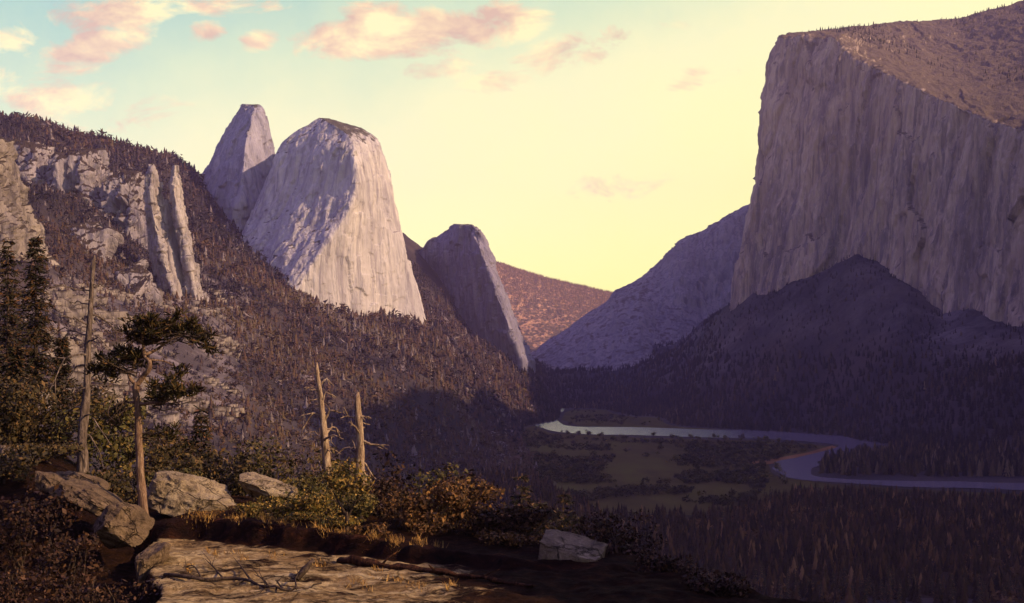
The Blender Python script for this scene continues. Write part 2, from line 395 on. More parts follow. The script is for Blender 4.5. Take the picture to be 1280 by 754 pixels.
col_px(665, [(60, 900), (150, 800), (680, None), (2760, None), (2800, 492), (2840, 464), (2880, 450), (3100, 449), (4300, 452), (5000, 450), (9000, 430)])
col_px(682, [(60, 900), (150, 800), (680, None), (3560, None), (3720, 489), (3950, 460), (4400, 450), (5000, 446), (9000, 430)])
col_px(700, [(60, 900), (150, 800), (680, None), (3560, None), (3720, 488), (4000, 464), (4500, 448), (5200, 440), (9000, 430)])
col_px(770, [(60, 900), (150, 800), (680, None), (3500, None), (3660, 490), (3950, 458), (4400, 438), (5200, 430), (9000, 420)])
col_px(840, [(60, 900), (150, 800), (680, None), (3000, None), (3250, 492), (3600, 454), (4000, 434), (4600, 420), (9000, 400)])
col_px(900, [(60, 900), (150, 800), (680, None), (2540, None), (2680, 492), (2850, 447), (3050, 412), (3250, 390), (3600, 400), (9000, 380)])
col_px(940, [(60, 900), (150, 800), (680, None), (2470, None), (2600, 486), (2780, 420), (2960, 366), (3120, 350), (3400, 380), (9000, 360)])
col_px(1000, [(60, 900), (150, 800), (680, None), (2400, None), (2500, 482), (2630, 410), (2800, 350), (2940, 337), (3120, 350), (9000, 350)])
col_px(1070, [(60, 900), (150, 800), (680, None), (2270, None), (2370, 490), (2470, 422), (2620, 342), (2760, 310), (2900, 322), (9000, 340)])
col_px(1120, [(60, 900), (150, 800), (680, None), (2060, None), (2180, 494), (2320, 425), (2500, 360), (2640, 328), (2760, 336), (9000, 330)])
col_px(1190, [(60, 900), (150, 800), (680, None), (1700, None), (1950, 500), (2180, 440), (2380, 402), (2520, 388), (2650, 380), (9000, 320)])
col_px(1290, [(60, 900), (150, 800), (680, None), (1520, None), (1700, 525), (1900, 462), (2120, 408), (2280, 388), (2450, 370), (9000, 300)])
col_az(33, [(60, -22), (150, -60), (600, -140), (1300, VF), (1700, 20), (2100, 300), (3000, 800), (9000, 900)])
col_az(45, [(60, -18), (150, -50), (600, -140), (1250, VF), (1650, 250), (2000, 850), (2500, 1050), (9000, 1000)])
col_az(60, [(60, -10), (150, -40), (600, -130), (1150, -140), (1450, 350), (1750, 1000), (2200, 1150), (9000, 1100)])  # unseen wall beyond the right edge, heights raised to shade the valley
col_az(75, [(60, -8), (150, -30), (600, -110), (1050, -100), (1400, 500), (1700, 1120), (2200, 1150), (9000, 1000)])
col_az(90, [(60, -8), (150, -25), (600, -80), (1100, -20), (1400, 450), (1700, 930), (2200, 950), (9000, 800)])
col_az(120, [(60, -10), (150, -10), (600, 60), (1500, 250), (9000, 500)])
col_az(180, cols[0][1])
cols.sort(key=lambda c: c[0])

NR = 420
lr = np.linspace(math.log(34), math.log(9000), NR)
def resample(pts):
    r = np.log([p[0] for p in pts]); z = np.array([p[1] for p in pts])
    q = np.interp(lr, r, z)
    kw = 7; ker = np.exp(-0.5 * (np.arange(-kw, kw + 1) / 2.6) ** 2); ker /= ker.sum()
    return np.convolve(np.pad(q, kw, mode='edge'), ker, mode='valid')
c_az = np.array([c[0] for c in cols]); c_tab = np.array([resample(c[1]) for c in cols])
fine_az = np.concatenate([np.linspace(-180, -32, 60, endpoint=False), np.linspace(-32, 29, 560, endpoint=False), np.linspace(29, 180, 70)])
# smooth interpolation between columns
def table(azs):
    out = np.empty((len(azs), NR))
    for k, a in enumerate(azs):
        i = int(np.clip(np.searchsorted(c_az, a) - 1, 0, len(c_az) - 2)); t_ = (a - c_az[i]) / (c_az[i + 1] - c_az[i]); t_ = 0.6 * t_ + 0.4 * t_ * t_ * (3 - 2 * t_)
        out[k] = c_tab[i] * (1 - t_) + c_tab[i + 1] * t_
    return out
T = table(fine_az)
kw = 10; ker = np.exp(-0.5 * (np.arange(-kw, kw + 1) / 4.0) ** 2); ker /= ker.sum()
i0, i1 = 60, 620
pad = np.pad(T[i0:i1], ((kw, kw), (0, 0)), mode='edge')
T[i0:i1] = sum(ker[j] * pad[j:j + (i1 - i0)] for j in range(2 * kw + 1))

def relief(X, Y, z):
    """rough ground added to the smooth table; none on the valley floor"""
    r = np.sqrt(X * X + Y * Y)
    w = sstep(VF + 2, VF + 50, z) * sstep(200, 900, r)
    p = np.stack([X, Y, np.zeros_like(X)], -1)
    n = fbm(p / 170.0, 5, 3) * 26 + fbm(p / 60.0, 4, 9, ridged=True) * 7
    return w * n * np.clip(r / 1600, .3, 1.3)

def ground_z(X, Y):
    X = np.asarray(X, float); Y = np.asarray(Y, float)
    a = np.degrees(np.arctan2(X, Y)); r = np.sqrt(X * X + Y * Y)
    fi = np.interp(a, fine_az, np.arange(len(fine_az))); i = np.clip(fi.astype(int), 0, len(fine_az) - 2); fa = fi - i
    fj = np.clip((np.log(np.maximum(r, 1)) - lr[0]) / (lr[1] - lr[0]), 0, NR - 1.001); j = fj.astype(int); fb = fj - j
    z = (T[i, j] * (1 - fb) + T[i, j + 1] * fb) * (1 - fa) + (T[i + 1, j] * (1 - fb) + T[i + 1, j + 1] * fb) * fa
    return z + relief(X, Y, z)

A, RR = np.meshgrid(np.radians(fine_az), np.exp(lr), indexing='ij')
GX, GY = RR * np.sin(A), RR * np.cos(A)
GZ = T + relief(GX, GY, T)
na = len(fine_az)
idx = np.arange(na * NR).reshape(na, NR)
quads = np.stack([idx[:-1, :-1], idx[1:, :-1], idx[1:, 1:], idx[:-1, 1:]], -1).reshape(-1, 4)
PXg = CX + F * GX / np.maximum(GY, 1); PYg = HY - F * GZ / np.maximum(GY, 1)
scree = np.where(GY > 10, sstep(20, 80, PXg) * (1 - sstep(270, 330, PXg)) * sstep(320, 370, PYg) * (1 - sstep(510, 560, PYg)), 0)
scree += np.where(GY > 10, .35 * sstep(690, 760, PXg) * (1 - sstep(900, 960, PXg)) * sstep(380, 420, PYg) * (1 - sstep(470, 490, PYg)), 0)
mound = sstep(905, 950, PXg) * (1 - sstep(1180, 1230, PXg)) * sstep(305, 318, PYg) * (1 - sstep(400, 455, PYg))
scree += np.where(GY > 10, .22 * mound, 0)
scree += np.where(GY > 10, .28 * sstep(1130, 1190, PXg) * sstep(360, 390, PYg) * (1 - sstep(450, 480, PYg)), 0)
terrain = mesh_obj('terrain', np.stack([GX, GY, GZ], -1), quads, M_ground, smooth=True, attrs={'scree': scree.ravel()})
tag(terrain, 'dark brown valley floor and wooded mountainsides with scattered pale scree', 'terrain', kind='structure')

# ------------------------------------------------------------------ rock massifs
def smooth_axis(G, sig, axis, closed):
    if sig <= 0: return G
    kw = int(3 * sig) + 1; ker = np.exp(-0.5 * (np.arange(-kw, kw + 1) / sig) ** 2); ker /= ker.sum()
    pads = [(0, 0)] * 3; pads[axis] = (kw, kw)
    Gp = np.pad(G, pads, mode='wrap' if closed else 'edge'); n = G.shape[axis]
    return sum(ker[j] * np.take(Gp, range(j, j + n), axis=axis) for j in range(2 * kw + 1))

def blocks(S, w, h, seed):
    """each joint-bounded block of rock stands out by its own amount"""
    q = S / np.array([w, w, h]) + .35 * np.stack([fbm(S / (w * 1.5), 3, seed), fbm(S / (w * 1.5), 3, seed + 5), fbm(S / (w * 1.5), 3, seed + 9)], -1)
    q[..., 2] += 3 * hash3(np.floor(q[..., 0]).astype(np.int64), np.floor(q[..., 1]).astype(np.int64), np.int64(0), seed + 2)
    i = np.floor(q).astype(np.int64)
    return hash3(i[..., 0], i[..., 1], i[..., 2], seed) * 2 - 1

def loft(name, rows, mat, nu, nv, amp=8.0, cell=(45, 260), crack=4.0, sig=(2, 2), closed=True, seed=1, cap=True, fine=2.0, uw=None, joints=()):
    """rows of control points (px, py, depth), bottom first; closed rows run round the rock"""
    G = np.array([[P(*c) for c in row] for row in rows])
    Rn, Cn, _ = G.shape
    if closed: G = np.concatenate([G, G[:, :1]], 1); Cn += 1
    uw = np.ones(Cn - 1) if uw is None else np.asarray(uw, float)
    cu = np.concatenate([[0], np.cumsum(uw)]); uu = np.linspace(0, cu[-1], nu + (1 if closed else 0))
    if closed: uu = uu[:-1]
    dv = np.linalg.norm(np.diff(G.mean(1), axis=0), axis=1); cv = np.concatenate([[0], np.cumsum(np.maximum(dv, dv.max() * .12))]); vv = np.linspace(0, cv[-1], nv)
    H = np.stack([np.stack([np.interp(uu, cu, G[r, :, k]) for k in range(3)], -1) for r in range(Rn)])
    S = np.stack([np.stack([np.interp(vv, cv, H[:, c, k]) for k in range(3)], -1) for c in range(H.shape[1])], 1)
    S = smooth_axis(S, sig[0], 1, closed); S = smooth_axis(S, sig[1], 0, False)
    du = (np.roll(S, -1, 1) - np.roll(S, 1, 1)) if closed else np.gradient(S, axis=1)
    N_ = np.cross(du, np.gradient(S, axis=0)); N_ /= np.linalg.norm(N_, axis=-1, keepdims=True) + 1e-9
    q = S / np.array([cell[0], cell[0], cell[1]])
    d = fbm(q, 5, seed) * amp + fbm(q * np.array([2.3, 2.3, 1.1]), 4, seed + 40, ridged=True) * crack + fbm(S / np.array([14., 14., 24.]), 3, seed + 80) * fine
    for (jw, jh, ja) in joints: d = d + ja * blocks(S, jw, jh, seed + int(jw))
    S = S + N_ * (d * (.22 + .78 * (1 - N_[..., 2] ** 2)))[..., None]
    nu_ = S.shape[1]; idx = np.arange(nv * nu_).reshape(nv, nu_)
    nxt = np.roll(idx, -1, 1) if closed else idx[:, 1:]; cur = idx if closed else idx[:, :-1]
    Q = np.stack([cur[:-1], nxt[:-1], nxt[1:], cur[1:]], -1).reshape(-1, 4)
    V = S.reshape(-1, 3)
    if cap and closed:
        c = V[idx[-1]].mean(0) + [0, 0, 2.0]; V = np.vstack([V, c]); ci = len(V) - 1
        tri = np.stack([idx[-1], np.roll(idx[-1], -1), np.full(nu_, ci), np.full(nu_, ci)], -1)
        Fc = [tuple(q) for q in Q.tolist()] + [(a, b, c_) for a, b, c_, _ in tri.tolist()]
        return mesh_obj(name, V, Fc, mat, smooth=True), S
    return mesh_obj(name, V, Q, mat, smooth=True), S

def ring(y, front, back):
    """one level of a rock: front points left to right, then the hidden back right to left"""
    return [(px, y, d) for px, d in front] + [(px, y, d) for px, d in back]

# --- the great pale dome of the left wall
def dome_row(y, L, e, R_, dl, de, dr, m1=.5, m2=.5):
    a = L + (e - L) * m1; b = e + (R_ - e) * m2
    return ring(y, [(L, dl), (a, dl + (de - dl) * (m1 + .16)), (e, de), (b, de + (dr - de) * (m2 - .10)), (R_, dr)], [(R_ - (R_ - L) * .15, dr + 130), ((L + R_) / 2, dr + 230), (L + (R_ - L) * .12, dl + 180)])
rows = [dome_row(470, 235, 338, 550, 2240, 2020, 2370), dome_row(420, 250, 350, 540, 2245, 2032, 2362), dome_row(385, 262, 362, 532, 2250, 2044, 2355), dome_row(362, 270, 372, 526, 2260, 2056, 2350),
        dome_row(340, 280, 384, 519, 2270, 2070, 2345), dome_row(320, 288, 397, 513, 2280, 2084, 2340), dome_row(304, 297, 409, 508, 2290, 2098, 2335), dome_row(288, 305, 421, 503, 2300, 2112, 2330), dome_row(270, 315, 432, 499, 2305, 2128, 2330),
        dome_row(250, 324, 441, 494, 2310, 2142, 2330), dome_row(228, 333, 445, 490, 2320, 2152, 2330), dome_row(208, 340, 444, 486, 2320, 2160, 2330), dome_row(192, 347, 443, 481, 2325, 2170, 2330),
        dome_row(180, 353, 442, 477, 2330, 2185, 2328), dome_row(171, 361, 438, 469, 2330, 2205, 2325), dome_row(164, 373, 430, 459, 2330, 2225, 2320), dome_row(158, 384, 420, 446, 2330, 2240, 2318), dome_row(154, 391, 412, 430, 2330, 2258, 2315), dome_row(151, 396, 407, 420, 2325, 2280, 2312), dome_row(148, 400, 405, 410, 2322, 2292, 2310)]
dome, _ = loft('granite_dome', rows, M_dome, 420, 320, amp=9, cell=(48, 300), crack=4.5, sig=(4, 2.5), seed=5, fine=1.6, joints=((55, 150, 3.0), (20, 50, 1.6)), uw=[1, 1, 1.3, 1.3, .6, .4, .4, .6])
tag(dome, 'great pale granite dome lit pinkish on its lower right face', 'rock dome', kind='structure')

# --- pyramid spire behind it
def sp_row(y, L, e, R_, dl=2740, de=2390, dr=2560):
    return ring(y, [(L, dl), ((L + e) / 2, dl + (de - dl) * .6), (e, de), ((e + R_) / 2, de + (dr - de) * .42), (R_, dr)], [(R_ - 4, dr + 120), ((L + R_) / 2, dl + 170), (L + 4, dl + 110)])
rows = [sp_row(380, 185, 292, 372, 2690, 2350, 2580), sp_row(300, 205, 298, 362), sp_row(255, 232, 301, 355), sp_row(215, 254, 303, 347, 2710, 2420), sp_row(180, 273, 306, 340, 2680, 2450), sp_row(155, 288, 313, 334, 2650, 2490),
        sp_row(143, 295, 316, 331, 2620, 2520), sp_row(135, 300, 318, 328, 2620, 2540), sp_row(131, 304, 318, 325, 2620, 2560)]
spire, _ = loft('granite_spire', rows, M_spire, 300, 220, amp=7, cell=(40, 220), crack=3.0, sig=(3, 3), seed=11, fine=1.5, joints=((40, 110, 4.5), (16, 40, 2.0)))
tag(spire, 'tapering granite peak with flat tip rising behind the pale dome', 'rock peak', kind='structure')

# --- third rock, right of the dome
def th_row(y, L, e, R_, dl=3240, de=2780, dr=2890, q=1.04):
    dl, de, dr = dl * q, de * q, dr * q
    return ring(y, [(L, dl), (L + (e - L) * .33, dl + (de - dl) * .36), (L + (e - L) * .7, dl + (de - dl) * .72), (e, de), (R_, dr)], [(R_ - 6, dr + 170), ((L + R_) / 2, dl + 180), (L + 5, dl + 110)])
rows = [th_row(500, 505, 655, 670, 3240, 2740), th_row(452, 508, 654, 667, 3240, 2750), th_row(420, 511, 641, 653, 3240, 2760), th_row(390, 513, 630, 641, 3240, 2775), th_row(360, 515, 619, 629, 3240, 2800), th_row(338, 517, 611, 621, 3200, 2820),
        th_row(322, 520, 604, 613, 3160, 2840), th_row(306, 533, 598, 606, 3110, 2860), th_row(294, 548, 591, 601, 3070, 2890), th_row(286, 560, 585, 596, 3040, 2910), th_row(281, 570, 580, 589, 3000, 2930)]
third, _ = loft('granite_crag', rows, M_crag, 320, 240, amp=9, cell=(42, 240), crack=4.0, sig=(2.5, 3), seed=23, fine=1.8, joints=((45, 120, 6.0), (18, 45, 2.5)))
tag(third, 'blue grey rounded crag in shade with one thin lit edge', 'rock crag', kind='structure')

# --- twin pinnacles on the wooded slope
def pin_row(y, L, e, R_, d=1490, k=1.0):
    w = (R_ - L) * d / F
    return ring(y, [(L, d), (e, d - w * .75 * k), (R_, d + w * .25)], [((L + R_) / 2 + 1, d + w * .9)])
pin1 = [pin_row(420, 205, 228, 262), pin_row(385, 203, 222, 250), pin_row(355, 197, 213, 238), pin_row(320, 191, 203, 222), pin_row(290, 186, 196, 211), pin_row(262, 183, 190, 205), pin_row(240, 182, 189, 202), pin_row(222, 183, 189, 199), pin_row(211, 186, 190, 196), pin_row(205, 189, 191, 193)]
pin2 = [pin_row(425, 240, 255, 275), pin_row(390, 237, 247, 262), pin_row(360, 233, 242, 252), pin_row(330, 228, 236, 245), pin_row(295, 223, 229, 237), pin_row(265, 216, 222, 233), pin_row(245, 212, 218, 229), pin_row(226, 212, 218, 226), pin_row(214, 215, 218, 223), pin_row(207, 217, 219, 221)]
for rows, sd, lb in ((pin1, 31, 'taller broader pinnacle of the pair on the wooded slope'), (pin2, 37, 'slimmer pinnacle of the pair, nearer the pale dome')):
    o, _ = loft('rock_pinnacle', rows, M_outcrop, 160, 260, amp=4, cell=(18, 60), crack=3, sig=(1.5, 2), seed=sd, fine=1.0, joints=((10, 26, 3.2), (5, 10, 1.2)))
    tag(o, lb, 'rock pinnacle', 'twin pinnacles on the slope', 'structure')
saddle = [pin_row(400, 200, 225, 255, 1500), pin_row(340, 197, 216, 238, 1505), pin_row(300, 196, 210, 226, 1505), pin_row(275, 197, 207, 218, 1505), pin_row(255, 200, 206, 213, 1505), pin_row(248, 203, 206, 210, 1505)]
o, _ = loft('rock_saddle', saddle, M_outcrop, 90, 120, amp=3, cell=(14, 60), crack=2, sig=(2, 3), seed=41, fine=.8)
tag(o, 'low broken rock rib joining the two pinnacles', 'rock rib', kind='structure')

# --- outcrops in the left wall
outs = [(72, 134, 320, 190, 1760, 'broad grey buttress under the left skyline'), (128, 186, 335, 216, 1700, 'broken rock band left of the pinnacles'),
        (0, 70, 320, 180, 1790, 'grey rocky buttress at the far left under the skyline'), (62, 128, 352, 282, 1400, 'lower grey rock step beneath the broad buttress'),
        (150, 184, 400, 330, 1330, 'small grey rock step left of the pinnacle feet')]
for k, (a, b, yb, yt, d, lb) in enumerate(outs):
    c = (a + b) / 2
    rows = [pin_row(yb + 40, a - 8, c + 4, b + 12, d, .7), pin_row(yb, a - 4, c, b + 6, d, .5), pin_row((yb + yt) / 2, a - 2, c + 2, b + 4, d + 20, .5), pin_row(yt + 14, a, c + 5, b, d + 45, .4), pin_row(yt + 5, a + 6, c + 4, b - 8, d + 65, .4), pin_row(yt, a + 14, c + 2, b - 18, d + 85, .4)]
    o, _ = loft('rock_buttress', rows, M_buttress, 160, 120, amp=22, cell=(26, 120), crack=14, sig=(3, 3), seed=50 + k * 7, fine=2.0, joints=((24, 110, 12), (10, 40, 4)))
    tag(o, lb, 'rock buttress', 'buttresses of the left wall', 'structure')
rows = [pin_row(380, -90, 10, 75, 1080, .6), pin_row(310, -95, 2, 50, 1080, .6), pin_row(260, -95, -5, 32, 1085, .6), pin_row(210, -95, -15, 16, 1090, .6), pin_row(180, -90, -30, 2, 1100, .6), pin_row(165, -80, -45, -14, 1110, .6)]
o, _ = loft('rock_slab', rows, M_slab, 220, 200, amp=14, cell=(20, 90), crack=10, sig=(3, 3), seed=91, fine=1.6, joints=((16, 40, 6), (7, 16, 2.5)))
tag(o, 'steep grey slab cut by the left edge of the picture', 'rock slab', kind='structure')

# --- the great brown cliff on the right
def cap_cols():
    depth = lambda px: 3200 - (px - 976) * (900 / 304.0)
    names = [(978, 48, 907), (1012, 47, 950), (1046, 49, 1000), (1068, 72, 1030), (1098, 86, 1066), (1130, 102, 1104), (1165, 118, 1142), (1200, 134, 1180), (1240, 151, 1222), (1290, 164, 1276), (1430, 190, 1420), (1750, 240, 1750)]
    top = [(990, 43, 3500), (1022, 39, 3560), (1062, 35, 3640), (1088, 32, 3700), (1110, 29, 3740), (1140, 27, 3760), (1170, 25, 3760), (1200, 22, 3740), (1242, 10, 3660), (1290, -2, 3560), (1430, -40, 3200), (1750, -90, 2700)]
    nose_px = lambda y: float(np.interp(y, [48, 70, 130, 190, 250, 330, 380, 470], [977, 969, 957, 948, 940, 926, 916, 898]))
    R_ = []
    for fr in (0, .12, .25, .4, .55, .7, .82, .92, .985, 1.0):
        row = []
        for k, (px, y, pb) in enumerate(names):
            yy_ = 470 + (y - 470) * fr
            x = nose_px(yy_) if k == 0 else pb + (px - pb) * fr
            if k == 1: x = nose_px(yy_) + 34 + 10 * fr
            if k == 2: x = nose_px(yy_) + 72 - 4 * fr
            d = depth(px if k else 976) - (1 - fr) * 110 + (130 if k == 0 else 0) * 0
            row.append((x, yy_, d))
        back = [(1750, row[-1][1], 4200), (1300, row[5][1], 4500), (row[0][0] + 45, row[0][1], 4300), (row[0][0] + 12, row[0][1], 3600)]
        R_.append(row + back)
    for fr, lift in ((.06, 3), (.3, 4), (.6, 3), (1.0, 0), (1.12, -14)):
        row = []
        for k, (px, y, pb) in enumerate(names):
            tx, ty, td = top[k]; d0 = depth(px if k else 976)
            row.append((px + (tx - px) * min(fr, 1), y + (ty - y) * min(fr, 1) - lift * (.5 if k < 3 else 1), d0 + (td - d0) * fr))
        back = [(1750, row[-1][1] + 10, 4250), (1300, row[5][1] + 8, 4550), (row[0][0] + 48, row[0][1] + 5, 4320), (row[0][0] + 14, row[0][1] + 2, 3700)]
        R_.append(row + back)
    return R_
cliff, CS = loft('granite_cliff', cap_cols(), M_cap, 640, 330, amp=26, cell=(95, 520), crack=15.0, sig=(3, 2.5), seed=61, fine=3.0, joints=((120, 620, 10), (44, 300, 4.5), (16, 90, 1.6)),
                 uw=[1.2, 1.2, .9, 1, 1, 1, 1, 1.1, 1.3, 1.2, 1.2, .5, .5, .5, .5, .5])
tag(cliff, 'huge sheer brown granite cliff filling the right of the picture', 'cliff', kind='structure')

# --- the receding wall between cliff and far ridge
cw = [(640, 452), (668, 440), (700, 418), (735, 394), (765, 373), (772, 364), (800, 349), (820, 335), (835, 318), (850, 302), (862, 295), (880, 289), (900, 277), (925, 262), (945, 253), (1000, 232), (1060, 220)]
rows = []
mid = lambda px, y: y + (np.interp(px, [640, 740, 800, 860, 900, 950, 1060], [4, 10, 26, 92, 124, 146, 156]))
rows.append([(px, 520, 3600) for px, y in cw])
rows.append([(px, min(478, mid(px, y) + 70), 3950) for px, y in cw])
rows.append([(px, min(462, mid(px, y)), 4350) for px, y in cw])
rows.append([(px, y + (mid(px, y) - y) * .4, 4520) for px, y in cw])
rows.append([(px, y + 2, 4650) for px, y in cw])
rows.append([(px, y - .5, 4720) for px, y in cw])
rows.append([(px, y + 1, 4950) for px, y in cw])
rows.append([(px, 520, 5600) for px, y in cw])
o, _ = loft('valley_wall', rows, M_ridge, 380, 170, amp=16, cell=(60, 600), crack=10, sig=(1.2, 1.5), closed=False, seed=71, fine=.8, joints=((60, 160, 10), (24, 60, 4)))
tag(o, 'blue grey mountain wall descending leftwards from the brown cliff', 'mountain wall', kind='structure')

# --- far sunlit ridge closing the valley
cw = [(540, 312), (580, 318), (615, 325), (640, 333), (665, 341), (700, 350), (735, 358), (770, 366), (830, 384), (900, 400)]
rows = [[(px, 478, 5400) for px, y in cw], [(px, 440, 6000) for px, y in cw], [(px, 440 - (440 - y) * .55, 6500) for px, y in cw], [(px, y + 5, 7000) for px, y in cw], [(px, y, 7150) for px, y in cw], [(px, y + 6, 7500) for px, y in cw], [(px, 470, 8400) for px, y in cw]]
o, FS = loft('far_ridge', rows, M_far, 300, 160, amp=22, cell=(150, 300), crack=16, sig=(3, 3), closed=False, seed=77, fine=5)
tag(o, 'distant ridge glowing orange low down, closing the valley', 'mountain ridge', kind='structure')

# ------------------------------------------------------------------ river, meadow
m, N = material('river_water')
N.b.inputs['Base Color'].default_value = (.12, .098, .125, 1); N.b.inputs['Roughness'].default_value = .22; N.b.inputs['Specular IOR Level'].default_value = .9
bump(N, N.noise(N.mapping(N.obj, (1 / 7, 1 / 7, 1)), 1, 4), .9, .9)
M_water = m
def flat_sheet(name, px_poly, z, mat):
    pts = [P(x, y, -z * F / (y - HY)) * [1, 1, 0] + [0, 0, z] for x, y in px_poly]
    return mesh_obj(name, pts, [tuple(range(len(pts)))], mat)
def strip(name, left, right, z, mat, n=120):
    a, b = spline(left, n), spline(right, n); V = []
    for k in range(n):
        for (x, y) in (a[k], b[k]):
            d = -z * F / (max(y, HY + 40) - HY); V.append([(x - CX) / F * d, d, z])
    V = np.array(V); V[:, :2] += 6 * np.stack([vnoise(V / 60, 3), vnoise(V / 60, 4)], -1)
    Q = np.array([(2 * k, 2 * k + 1, 2 * k + 3, 2 * k + 2) for k in range(n - 1)])
    return mesh_obj(name, V, Q, mat)
near = [(664, 512), (660, 521), (668, 531), (690, 538.5), (730, 542.5), (800, 544), (870, 546.5), (940, 548.5), (1000, 551.5), (1040, 555.5), (1046, 559), (1030, 564), (990, 573), (966, 580), (973, 590), (990, 597), (1040, 603), (1110, 607.5), (1190, 610), (1300, 614), (1700, 626)]
far = [(706, 509), (706, 513), (697, 518), (697, 524), (716, 533), (790, 534), (870, 536.5), (950, 538), (1020, 541.5), (1080, 546.5), (1112, 554), (1098, 561), (1060, 568), (1024, 577), (1016, 588), (1020, 595), (1060, 599), (1120, 601), (1190, 602), (1300, 604), (1700, 610)]
river = strip('river', near, far, VF + .9, M_water, 260)
tag(river, 'river winding across the valley floor, bright at its far bend', 'river', kind='structure')
def meadow_mat(name, a, b, c):
    m, N = material(name)
    n = N.noise(N.mapping(N.obj, (1 / 70, 1 / 200, 1)), 1, 8, .65)
    N.l.new(N.ramp(n, [(.3, a), (.5, b), (.7, c)]), N.b.inputs['Base Color'])
    return m
M_meadow = meadow_mat('meadow_turf', (.030, .020, .005, 1), (.062, .042, .009, 1), (.080, .066, .012, 1))
M_wood_floor = meadow_mat('woodland_litter', (.012, .008, .005, 1), (.026, .016, .009, 1), (.045, .026, .013, 1))
M_bank = meadow_mat('sandy_bank', (.10, .045, .018, 1), (.19, .085, .03, 1), (.26, .13, .05, 1))
o = flat_sheet('meadow', [(560, 512), (700, 510), (668, 517), (668, 533), (690, 542), (800, 547), (940, 551), (1000, 554), (1038, 558), (1026, 563), (985, 572), (960, 580), (966, 594), (975, 604), (940, 640), (860, 660), (760, 665), (660, 660), (600, 630), (570, 560)], VF + .45, M_meadow)
tag(o, 'olive brown meadow inside the river bend', 'meadow', kind='structure')
o = flat_sheet('near_meadow', [(960, 588), (975, 597), (1040, 605), (1110, 610), (1190, 614), (1320, 620), (1330, 660), (930, 660), (940, 620)], VF + .25, M_meadow)
tag(o, 'brown turf on the near bank of the river', 'meadow', kind='structure')
o = flat_sheet('woodland_ground', [(560, 622), (700, 640), (900, 645), (1040, 628), (1340, 632), (1680, 634), (1800, 860), (520, 860)], VF + .65, M_wood_floor)
tag(o, 'dark needle-strewn ground under the valley conifers', 'woodland ground', kind='structure')
o = flat_sheet('far_meadow', [(722, 509), (770, 506.5), (860, 508), (960, 512), (1010, 522), (1040, 535), (1020, 544), (950, 540), (870, 538), (790, 534), (724, 532), (702, 525), (706, 516)], VF + .45, M_meadow)
tag(o, 'strip of green meadow beyond the river', 'meadow', kind='structure')
o = flat_sheet('sand_bank', [(1040, 557), (1048, 559.5), (1034, 564.5), (992, 573.5), (964, 580), (944, 580.5), (930, 578), (960, 574.5), (1008, 566)], VF + .7, M_bank)
tag(o, 'orange sandy bank on the inside of the river bend', 'river bank', kind='structure')

# ------------------------------------------------------------------ forests (uncountable stuff, each wood one mesh)
def star_trees(seed, layers=4, k=5):
    """unit conifers: stacked ragged cones, height 1"""
    r = np.random.default_rng(seed); V = []; Fc = []
    for l in range(layers):
        z0 = 0.06 + .80 * l / layers; zt = min(1.0, z0 + .46 - .03 * l) if l < layers - 1 else 1.0
        rad = .21 * (1 - l / (layers + .35)) ** .8
        b = len(V); V.append((r.normal(0, .01), r.normal(0, .01), zt)); m_ = 2 * k
        for i in range(m_):
            an = 2 * math.pi * i / m_ + l * .7; rr = rad * ((1.0 if i % 2 else .45) + r.uniform(-.2, .2))
            V.append((rr * math.cos(an), rr * math.sin(an), z0 + r.uniform(-.05, .04)))
        Fc += [(b, b + 1 + i, b + 1 + (i + 1) % m_) for i in range(m_)]
    return np.array(V), np.array(Fc)
def puff_trees(seed, n=26):
    """unit broadleaf crowns: a cloud of leaf-clump triangles"""
    r = np.random.default_rng(seed); V = []; Fc = []
    for i in range(n):
        d = r.normal(size=3); d /= np.linalg.norm(d); c = d * np.array([.38, .38, .40]) * r.uniform(.5, 1) + [0, 0, .55]
        b = len(V)
        for q in range(3):
            V.append(c + r.normal(size=3) * .15)
        Fc.append((b, b + 1, b + 2))
    return np.array(V), np.array(Fc)
PROTO = [star_trees(s) for s in range(6)]; LOW = [star_trees(40 + s, 3, 4) for s in range(8)]; PUFF_LOW = [puff_trees(70 + s, 12) for s in range(4)]; PUFF = [puff_trees(s) for s in range(6)]
def forest(name, pos, h, mat, label, tint=None, protos=PROTO, width=1.0):
    Vs, Fs, Ts = [], [], []; off = 0
    for i, (p, hh) in enumerate(zip(pos, h)):
        v, f = protos[i % len(protos)]
        an = rng.uniform(0, 6.28); c, s = math.cos(an), math.sin(an); w = hh * width * rng.uniform(.75, 1.25)
        q = np.stack([(v[:, 0] * c - v[:, 1] * s) * w, (v[:, 0] * s + v[:, 1] * c) * w, v[:, 2] * hh], -1) + p
        Vs.append(q); Fs.append(f + off); off += len(v)
        Ts.append(np.full(len(v), rng.uniform() if tint is None else tint[i]))
    o = mesh_obj(name, np.concatenate(Vs), np.concatenate(Fs), mat, attrs={'tint': np.concatenate(Ts)})
    return tag(o, label, 'forest', kind='stuff')

def sample(n, a0, a1, r0, r1, keep, power=1.0):
    """random ground points, denser in number towards far ground (uniform by area when power=1)"""
    a = rng.uniform(a0, a1, n); u_ = rng.uniform(0, 1, n)
    r = np.sqrt(r0 ** 2 + u_ * (r1 ** 2 - r0 ** 2)) if power == 1 else r0 * (r1 / r0) ** u_
    X, Y = r * np.sin(np.radians(a)), r * np.cos(np.radians(a)); Z = ground_z(X, Y)
    px, py = CX + F * X / Y, HY - F * Z / Y
    k = keep(px, py, X, Y, Z)
    return np.stack([X, Y, Z], -1)[k], px[k], py[k]

